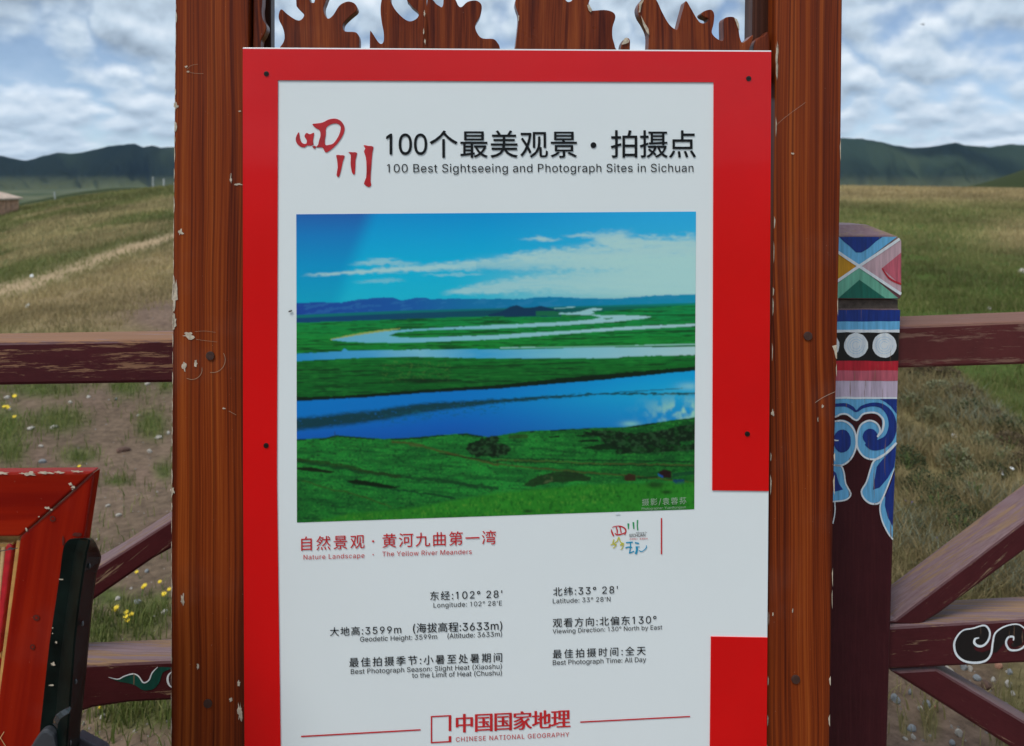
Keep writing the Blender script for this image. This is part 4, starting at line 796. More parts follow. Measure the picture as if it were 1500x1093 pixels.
chr_ += [[(1226, 505), (1219, 507), (1222, 514), (1224, 524), (1226, 526)], blob(1161, 225, 2.5, 1.4), blob(1205, 595, 1.5, 2.4), blob(1132, 605, 2, 5), blob(1138, 85, 1.6, 20), blob(1198, 614, .7, 3), blob(1161, 895, .8, 3), blob(1132, 900, 1, 3)]
decals('paint_chip', BP, chr_, -0.0080, CREAM, rp)
strokes('scratch', BP, [([(1194, 590), (1206, 582), (1223, 574)], .6), ([(1135, 186), (1150, 172), (1180, 150)], .3)], -0.0078, plain('scratch_light', (.42, .34, .26), .8), rp)

# ---- printed landscape picture: a fine colour grid, the print's own colours
def picture():
    NX, NY = 680, 520
    TL, TR, BR, BL = np.array((434, 314.)), np.array((1019.5, 310.)), np.array((1017., 746.)), np.array((435., 765.5))
    s, t = np.meshgrid(np.linspace(0, 1, NX), np.linspace(0, 1, NY)); s3, t3 = s[..., None], t[..., None]
    P = TL*(1-s3)*(1-t3)+TR*s3*(1-t3)+BR*s3*t3+BL*(1-s3)*t3; x, y = P[..., 0], P[..., 1]
    img = np.zeros(x.shape+(3,))
    srgb = lambda c: np.array([lin(v) for v in c])
    def put(mask, col):
        m = np.clip(mask, 0, 1)[..., None]; c = srgb(col) if isinstance(col, tuple) else col; img[:] = img*(1-m)+c*m
    def inside(poly, jit=0.8):
        n1 = (vnoise(x/3.1, y/1.6, 7)-.5)*2*jit; n2 = (vnoise(x/4.3, y/1.9, 9)-.5)*jit; xx, yy = x+n1, y+n2; r = np.zeros(x.shape, bool); k = len(poly)
        for i in range(k):
            (x1, y1), (x2, y2) = poly[i], poly[(i+1) % k]
            if y1 == y2: continue
            c = ((y1 > yy) != (y2 > yy)) & (xx < (x2-x1)*(yy-y1)/(y2-y1)+x1); r ^= c
        return r.astype(float)
    A = lambda pts: [(420+a/4.752, 300+b/4.752) for a, b in pts]; B = lambda pts: [(720+a/4.752, 300+b/4.752) for a, b in pts]
    Cc = lambda pts: [(420+a/4.555, 530+b/4.555) for a, b in pts]; D = lambda pts: [(720+a/4.555, 530+b/4.555) for a, b in pts]
    u = (x-434)/585
    def grad(stops, v):
        xs = [q[0] for q in stops]; cs = np.array([srgb(q[1]) for q in stops]); return np.stack([np.interp(v, xs, cs[:, i]) for i in range(3)], -1)
    sky = grad([(312, (0, 136, 204)), (345, (0, 152, 210)), (390, (0, 168, 212)), (440, (24, 172, 204))], y); lft = grad([(312, (36, 92, 170)), (345, (22, 118, 188)), (390, (4, 140, 196)), (440, (0, 152, 192))], y)
    edge = 1-sstep(525, 560, x+(y-312)*0.35); img[:] = sky*(1-edge[..., None])+lft*edge[..., None]
    rgt = grad([(312, (48, 166, 222)), (360, (60, 170, 214)), (440, (90, 170, 190))], y); w_ = (sstep(0.35, 1, u)*0.75)[..., None]; img[:] = img*(1-w_)+rgt*w_
    fn = fbm(x/26, y/6, 5, 3); fn2 = fbm(x/9, y/3.4, 5, 13)
    def band_(pts, wid, col, op, hard=.3):
        c = np.interp(x, [p[0] for p in pts], [p[1] for p in pts]); ww = np.interp(x, [p[0] for p in pts], wid); d = np.abs(y-c+(fn2-.5)*6)/np.maximum(ww, .5)
        tap = sstep(0, 40, x-pts[0][0])*(1-sstep(0, 30, x-pts[-1][0]+30)*(pts[-1][0] < 1000)); stk = fbm(x/34, (y+x*0.03)/2.6, 4, 15); rag = fbm(x/7, y/3, 4, 16)
        al_ = (1-sstep(.15, 1.7, d+(rag-.5)*1.1))*tap; put(np.clip(al_*(.55+.95*stk), 0, 1)*op, col)
    WC = (178, 200, 206)
    band_([(436, 404), (520, 399), (600, 393.5), (700, 388), (770, 386), (1020, 384)], [1.4, 2.6, 4, 6, 9, 12], WC, .85)
    band_([(505, 388), (545, 384), (590, 385), (625, 386)], [1, 4, 3, 1], WC, .6); band_([(530, 379), (560, 379), (588, 379)], [.5, 1.6, .6], WC, .8)
    band_([(510, 414), (560, 412), (600, 410)], [1, 3, 1], WC, .35); band_([(610, 403), (680, 402), (720, 403)], [1, 2, 1], WC, .4)
    band_([(640, 430), (720, 422), (800, 414), (900, 410), (1020, 408)], [2, 8, 12, 18, 26], WC, .75)
    band_([(720, 378), (800, 374), (880, 372), (1020, 368)], [3, 8, 14, 18], WC, .92, .5)
    band_([(752, 350.5), (790, 350), (830, 352)], [.5, 3.5, 1], WC, .85); band_([(815, 346), (860, 345), (890, 348), (935, 349)], [1, 3, 8, 10], WC, .85)
    band_([(850, 356), (900, 356), (960, 358), (1020, 360)], [1, 8, 10, 10], WC, .9); put(sstep(.55, .75, fn2)*.5*(np.abs(y-354) < 8)*(x > 930), WC)
    put((1-sstep(0, 12, np.abs(y-392)))*.45*(1-sstep(.3, .8, u))*(u > .45), (40, 160, 200)); put(sstep(426, 440, y)*sstep(.6, 1, u)*.75, (40, 150, 180))
    hz_ = sstep(368, 384, y+8*(fn-.5))*sstep(.38, 1.0, u)*(.75+.5*fbm(x/50, y/5, 3, 18))*(1-.55*np.exp(-((y-394)/7)**2)*(1-sstep(.6, .95, u))); put(np.clip(hz_, 0, .92), (176, 202, 206)); put(sstep(428, 441, y)*sstep(.55, 1, u)*.6, (70, 165, 178))
    mt = np.interp(x, [434, 470, 500, 522, 545, 560, 575, 588, 600, 612, 622, 632, 660, 700, 735, 760, 790, 815, 850, 900, 960, 1020], [444, 443, 443.5, 439, 437, 435.8, 436.5, 440, 437.5, 436.2, 435.8, 438.5, 437.5, 438, 437.4, 438.5, 435.5, 434.8, 437, 437.5, 433, 431.5])+(fbm(x/7, x*0, 4, 17)-.5)*1.6
    put((y > mt)*1.0, grad([(434, (28, 66, 150)), (600, (24, 84, 158)), (700, (14, 108, 160)), (850, (0, 120, 165)), (1020, (18, 132, 170))], x)); put((y > mt)*(fbm(x/12+y/6, y/4, 4, 19) > .58)*.25, (60, 130, 180))
    put(sstep(0, 1.2, y-np.interp(x, [434, 600, 730, 1020], [461, 454, 451, 443])), grad([(434, (0, 108, 110)), (760, (0, 100, 110)), (1020, (0, 120, 110))], x))
    put(sstep(0, 1, y-np.interp(x, [434, 600, 730, 1020], [465.5, 458, 453.5, 446])), grad([(434, (14, 62, 112)), (730, (2, 72, 88)), (900, (0, 92, 84)), (1020, (0, 108, 74))], x))
    pl = np.interp(x, [434, 520, 600, 730, 850, 940, 1020], [473, 470, 467, 463, 458, 452, 446]); st = fbm(x/60, y/1.6+x*0.01, 4, 23); st2 = fbm(x/14, y/1.2, 3, 29)
    gr = grad([(440, (10, 128, 76)), (500, (20, 128, 52)), (540, (16, 98, 38)), (590, (12, 84, 34))], y)*(0.55+0.9*st[..., None]); put((y > pl)*1.0, gr); put((y > pl)*(y < 600)*sstep(.54, .66, st)*.8, (8, 42, 22)); put((y > pl)*sstep(.58, .70, st2)*.55, (8, 54, 26)); put((y > pl)*sstep(.62, .74, fbm(x/22, y/1.1, 3, 28))*.45, (40, 130, 52)); put((y > 528)*(y < 560)*(x > 560)*(x < 660)*sstep(.62, .70, fbm(x/2.5, y/1.4, 3, 27))*.35, (90, 120, 56)); put(np.exp(-(((x-620)/52)**2+((y-558-(x-620)*.02)/3.4)**2)**1.5)*.85, (6, 26, 18))
    hp = np.interp(x, [715, 735, 748, 757, 768, 780, 792, 805, 818, 830], [461, 456, 449, 447, 451, 450.5, 448, 451, 455, 461]); put((y > hp)*(y < 464)*(x > 715)*(x < 822), (10, 52, 84)); put((y > 456)*(y < 463)*(x > 785)*(x < 820)*.7, (22, 110, 62))
    rc = grad([(434, (96, 160, 196)), (600, (110, 172, 196)), (760, (140, 184, 196)), (1020, (164, 188, 196))], x)
    put(inside(A([(300, 936), (430, 908), (560, 885), (700, 868), (790, 858), (785, 866), (700, 880), (560, 900), (430, 920), (310, 944)]), .7), (156, 160, 88))
    put(inside(A([(302, 941), (430, 919), (560, 898), (700, 880), (850, 868), (1200, 850), (1480, 838), (1480, 862), (1100, 868), (900, 878), (760, 890), (710, 912), (800, 925), (950, 925), (1200, 915), (1480, 908), (1480, 936), (1100, 950), (850, 960), (560, 960), (400, 952)]), .5), rc)
    put(inside(B([(-2, 838), (250, 828), (450, 818), (600, 808), (700, 798), (765, 783), (690, 768), (540, 766), (462, 760), (480, 752), (560, 752), (620, 742), (700, 720), (770, 722), (765, 732), (700, 742), (720, 752), (690, 762), (770, 770), (900, 768), (1060, 773), (1120, 780), (1060, 793), (960, 803), (850, 816), (700, 826), (500, 840), (250, 852), (-2, 862)]), .5), rc)
    put(inside(B([(530, 709), (583, 708), (583, 714), (440, 726), (435, 719), (520, 716)]), .3), rc); put(inside(B([(780, 792), (845, 786), (850, 790), (800, 800)]), .3), (30, 110, 60))
    put(inside(B([(-2, 908), (250, 893), (500, 880), (800, 858), (1100, 842), (1422, 828), (1422, 845), (1100, 862), (800, 880), (500, 900), (250, 920), (-2, 936)]), .5), rc)
    put(inside(A([(60, 1038), (250, 1028), (380, 1020), (400, 999), (425, 1016), (700, 1013), (1000, 1008), (1480, 1005), (1480, 1070), (1200, 1065), (900, 1058), (600, 1062), (300, 1075), (60, 1090)]), .5)+inside(B([(-4, 1008), (200, 1008), (500, 998), (800, 992), (1100, 992), (1422, 988), (1422, 1045), (1200, 1050), (950, 1055), (850, 1068), (500, 1068), (-4, 1069)]), .5), grad([(434, (40, 130, 190)), (540, (70, 150, 200)), (620, (120, 175, 200)), (700, (60, 150, 200)), (820, (120, 178, 200)), (1020, (170, 190, 198))], x+40*(fbm(x/30, y/4, 3, 37)-.5)))
    put(inside(B([(60, 994), (500, 988), (900, 980), (1422, 968), (1422, 974), (900, 986), (500, 993), (60, 1000)]), .3), (150, 184, 184))
    # main river
    riv = Cc([(60, 263), (500, 240), (900, 210), (1412, 180)])+D([(400, 150), (700, 125), (1000, 95), (1365, 58), (1365, 372), (1250, 385), (1100, 405), (900, 435), (700, 440), (400, 455), (200, 465), (0, 500)])+Cc([(1340, 500), (1200, 478), (1000, 490), (850, 505), (650, 515), (450, 500), (330, 490), (250, 510), (60, 518)])
    top = Cc([(60, 235), (300, 232), (500, 218), (900, 188), (1412, 155)])+D([(400, 115), (600, 98), (1000, 62), (1365, 30), (1365, 60), (700, 127), (400, 152)])+Cc([(1412, 182), (900, 212), (500, 242), (60, 266)])
    put(inside(top, .8), (6, 30, 20)); yb = np.interp(x, [434, 728, 1019], [588, 569, 543])
    v = (y-yb)/70; rc3 = grad([(-.1, (0, 110, 190)), (.3, (0, 106, 186)), (.7, (12, 88, 176)), (1.1, (16, 74, 158))], v+.0*x); rr = grad([(-.1, (0, 140, 205)), (.4, (20, 155, 205)), (1.1, (20, 120, 190))], v); ww = sstep(.35, 1, u)[..., None]
    m3 = inside(riv, .7); put(m3, rc3*(1-ww)+rr*ww)
    al = np.interp(x, [434, 552, 618, 730, 880], [622, 609, 598, 587.5, 577]); aw = np.interp(x, [434, 500, 600, 730, 880], [10, 10, 8, 3.4, 1.4]); an = fbm(x/5, y/1.5, 4, 41)
    put(m3*(1-sstep(.5, 1.3, np.abs(y-al+(an-.5)*5)/aw))*sstep(.10, .34, an)*.92, (14, 50, 44)); put(m3*(y > al)*(x > 560)*(x < 740)*sstep(.58, .66, an)*(1-sstep(8, 24, y-al))*.6, (16, 84, 100)); put(m3*(x > 900)*(x < 1000)*(np.abs(y-np.interp(x, [900, 1000], [575, 569])) < .8)*.7, (24, 70, 80))
    cl = fbm(x/14, y/16, 4, 43); put(m3*np.exp(-(((x-1000)/42)**2+((y-603)/17)**2))*sstep(.35, .6, cl)*1.2, (150, 190, 180)); put(m3*np.exp(-(((x-924)/13)**2+((y-621)/4)**2)), (120, 175, 185)); put(m3*np.exp(-(((x-1010)/16)**2+((y-566)/5)**2))*.7, (140, 185, 200))
    # near bank
    fg = (y > np.interp(x, [p[0] for p in sorted(riv[9:])], [p[1] for p in sorted(riv[9:])]))
    bk = sorted(Cc([(65, 518), (250, 510), (330, 490), (450, 500), (650, 515), (850, 505), (1000, 490), (1200, 478), (1340, 500)])+D([(0, 500), (200, 465), (400, 455), (700, 440), (900, 435), (1100, 405), (1250, 385), (1360, 370)])); fg = sstep(-.4, .4, y-np.interp(x, [p[0] for p in bk], [p[1] for p in bk])+(fn2-.5)*2)
    n3 = fbm(x/20, y/7, 5, 47); n4 = fbm(x/3, y/1.8, 4, 53); gcol = (srgb((12, 78, 36))*(1-n3[..., None])+srgb((36, 138, 52))*n3[..., None])*(.7+.6*n4[..., None])*(1-.3*sstep(690, 760, y)*(1-sstep(.2, .6, u)))[..., None]
    gcol = gcol*(1-.35*sstep(.45, 1, u)[..., None]*(y < 705)[..., None]); put(fg, gcol); put(fg*sstep(.58, .68, n4)*.75, (6, 44, 22)); put(fg*sstep(.60, .70, fbm(x/2.2, y/1.3, 3, 55))*.4, (66, 150, 62)); put(fg*sstep(.50, .66, fbm(x/34+y/60, y/3.2-x/70, 4, 56))*.5, (8, 52, 28)); put(fg*(np.abs(y-np.interp(x, [p[0] for p in bk], [p[1] for p in bk])-1.2) < 1.3)*(n3 > .5)*.9, (6, 34, 18))
    def path_(pts, wd, col, op=.9, jag=3):
        c = np.interp(x, [p[0] for p in pts], [p[1] for p in pts])+(fbm(x/8, y/40, 3, 57)-.5)*jag; put((np.abs(y-c) < wd)*(x >= pts[0][0])*(x <= pts[-1][0])*op*(.5+fbm(x/4, y/2, 3, 58)), col)
    BRN = (70, 70, 32)
    path_(Cc([(700, 530), (860, 548), (1000, 590), (1100, 615), (1300, 665), (1412, 690)]), 1.5, BRN, .8); path_(Cc([(1010, 610), (1200, 640), (1412, 675)]), .9, (20, 40, 20)); path_(D([(0, 655), (300, 660), (700, 680), (1365, 690)]), .9, BRN, .8); path_(D([(0, 665), (300, 672), (700, 690), (1365, 700)]), .8, (8, 40, 22)); path_(D([(0, 680), (400, 720), (870, 757), (1100, 780), (1365, 806)]), 1.0, BRN, .8); path_(D([(0, 640), (500, 655), (1365, 668)]), 1.0, (8, 48, 24))
    path_(Cc([(65, 660), (300, 700), (500, 735), (700, 760), (1000, 790), (1412, 850)]), 2.6, (14, 58, 30), .9, 6); path_(Cc([(65, 650), (350, 690), (560, 735), (760, 770)]), 2.4, (30, 52, 24), .8, 5); path_(Cc([(100, 795), (300, 850), (450, 880), (700, 970)]), 1.0, (50, 74, 28), .8, 4); path_(Cc([(400, 800), (700, 850), (1000, 890), (1130, 915)]), 1.6, (8, 56, 30), .8, 4)
    put(inside(Cc([(400, 792), (470, 788), (600, 805), (740, 838), (720, 848), (560, 830), (430, 812)]), 1), (6, 28, 14)); put(inside(Cc([(65, 705), (180, 705), (320, 735), (300, 745), (100, 725), (65, 720)]), 1), (14, 30, 16)); put(inside(Cc([(815, 552), (900, 548), (905, 570), (830, 565)]), .7)*.7, (74, 76, 40))
    bn = fbm(x/9, y/5, 3, 59); DK = (6, 26, 16)
    for pp in (D([(620, 470), (700, 458), (860, 462), (960, 480), (1050, 470), (1180, 462), (1250, 500), (1265, 560), (1365, 545), (1365, 590), (1100, 605), (960, 615), (820, 615), (840, 570), (740, 540), (720, 500), (610, 500)]), D([(1080, 470), (1240, 430), (1365, 420), (1365, 530), (1250, 530)]), D([(-6, 545), (60, 540), (135, 575), (100, 625), (-6, 630)])+[], Cc([(1200, 575), (1215, 545), (1260, 530), (1330, 500), (1412, 490), (1412, 635), (1260, 632), (1190, 590)])): put(inside(pp, 2.2)*np.where(bn > .62, .72, .97), DK); put(inside(pp, 2.2)*sstep(.52, .66, fbm(x/4.5, y/3, 4, 60))*.75, (40, 72, 44))
    put(inside(D([(380, 500), (455, 492), (455, 505), (380, 508)]), .6), DK); put(inside(D([(540, 495), (620, 485), (620, 500)]), .6), DK); put(inside(D([(110, 490), (240, 482), (244, 508), (120, 515)]), .6)*.7, (40, 60, 26)); put(inside(D([(560, 530), (700, 515), (720, 530), (620, 538)]), .8), DK); put(inside(D([(590, 575), (760, 545), (880, 575), (860, 585), (700, 590)]), .8)*.9, DK)
    put(inside(D([(200, 830), (250, 795), (310, 760), (400, 740), (500, 730), (600, 745), (665, 770), (665, 795), (400, 805), (280, 835)]), 1.5)*.85, (24, 34, 22)); put(inside(D([(280, 800), (330, 765), (400, 758), (410, 790), (350, 815)]), 1.5)*(bn > .5), (70, 80, 50)); put(inside(D([(885, 760), (920, 745), (962, 755), (960, 797), (890, 795)]), .3), (50, 34, 22)); put(inside(D([(1112, 735), (1150, 718), (1200, 730), (1200, 775), (1140, 775)]), .3), (34, 18, 20)); put(inside(D([(1110, 745), (1145, 762), (1145, 776), (1112, 760)]), .2), (16, 70, 140)); put(inside(D([(1212, 785), (1285, 785), (1290, 820), (1215, 818)]), .3), (14, 52, 90)); put(inside(D([(1205, 745), (1365, 725), (1365, 750), (1210, 770)]), .5)*.7, (10, 50, 40)); put(inside(D([(965, 770), (1110, 760), (1110, 775), (980, 782)]), .5)*.8, (14, 34, 20))
    fl = np.interp(x, [434, 515, 600, 728, 852, 1019], [768, 750, 743, 720, 708, 700+4]); fgn = fbm(x/2.2, y/4, 4, 67); put(sstep(-1, 5, y-fl+(n4-.5)*5)*.9, (srgb((26, 104, 28))*(1-fgn[..., None])+srgb((50, 124, 36))*fgn[..., None])*(.75+.5*n3[..., None])); put(sstep(0, 8, y-fl)*(fgn > .7)*.3*(x < 900), (120, 150, 60)); put(sstep(0, 6, y-fl)*(fgn < .33)*.6, (18, 74, 24))
    for cx, cy, w in ((773, 749, 7), (816, 749, 4), (976, 721, 8), (960, 710, 14), (905, 727, 3)): put(np.exp(-(((x-cx)/w)**2+((y-cy)/(w*.35))**2)**1.5)*.85, (20, 50, 22))
    for cx, cy in ((447, 657), (459, 654), (466, 661), (457, 668), (466, 667), (490, 665), (487, 644)): put(np.exp(-(((x-cx)/3)**2+((y-cy)/1.1)**2)), (16, 44, 26))
    put((np.abs(x-490.5) < .6)*(y > 632)*(y < 641), (40, 50, 70))
    pd = np.pad(img, ((1, 1), (1, 1), (0, 0)), mode='edge'); hb = (pd[:, :-2]+2*pd[:, 1:-1]+pd[:, 2:])/4; img[:] = .25*img+.75*(hb[:-2]+2*hb[1:-1]+hb[2:])/4
    pd = np.pad(img, ((1, 1), (1, 1), (0, 0)), mode='edge'); hb = (pd[:, :-2]+2*pd[:, 1:-1]+pd[:, 2:])/4; img[:] = (hb[:-2]+2*hb[1:-1]+hb[2:])/4
    img[:] = np.clip((img*1.22)*np.array([.85, 1.04, .96])*(.985+.03*fbm(x/1.5, y/1.5, 2, 71)[..., None]), .002, .9)
    # place on the board
    r = np.stack([(x-CX)/F, np.ones_like(x), -(y-HZ)/F], -1); Nn = np.array(BP.N); e = np.array((0, 0, EYE)); tt = ((np.array(BP.P)+Nn*0.0006-e)@Nn)/(r@Nn); V = (e+r*tt[..., None]).reshape(-1, 3)
    idx = np.arange(NX*NY).reshape(NY, NX); q = np.stack([idx[:-1, :-1], idx[1:, :-1], idx[1:, 1:], idx[:-1, 1:]], -1).reshape(-1, 4)
    return mk('printed_picture', V, q, vcol('picture_print', .35, coat=.25, sp=.25), panel, cols=np.concatenate([img.reshape(-1, 3), np.ones((NX*NY, 1))], -1))
pic = picture(); pic['label'] = 'printed colour photograph of a river winding through green meadow under blue sky'

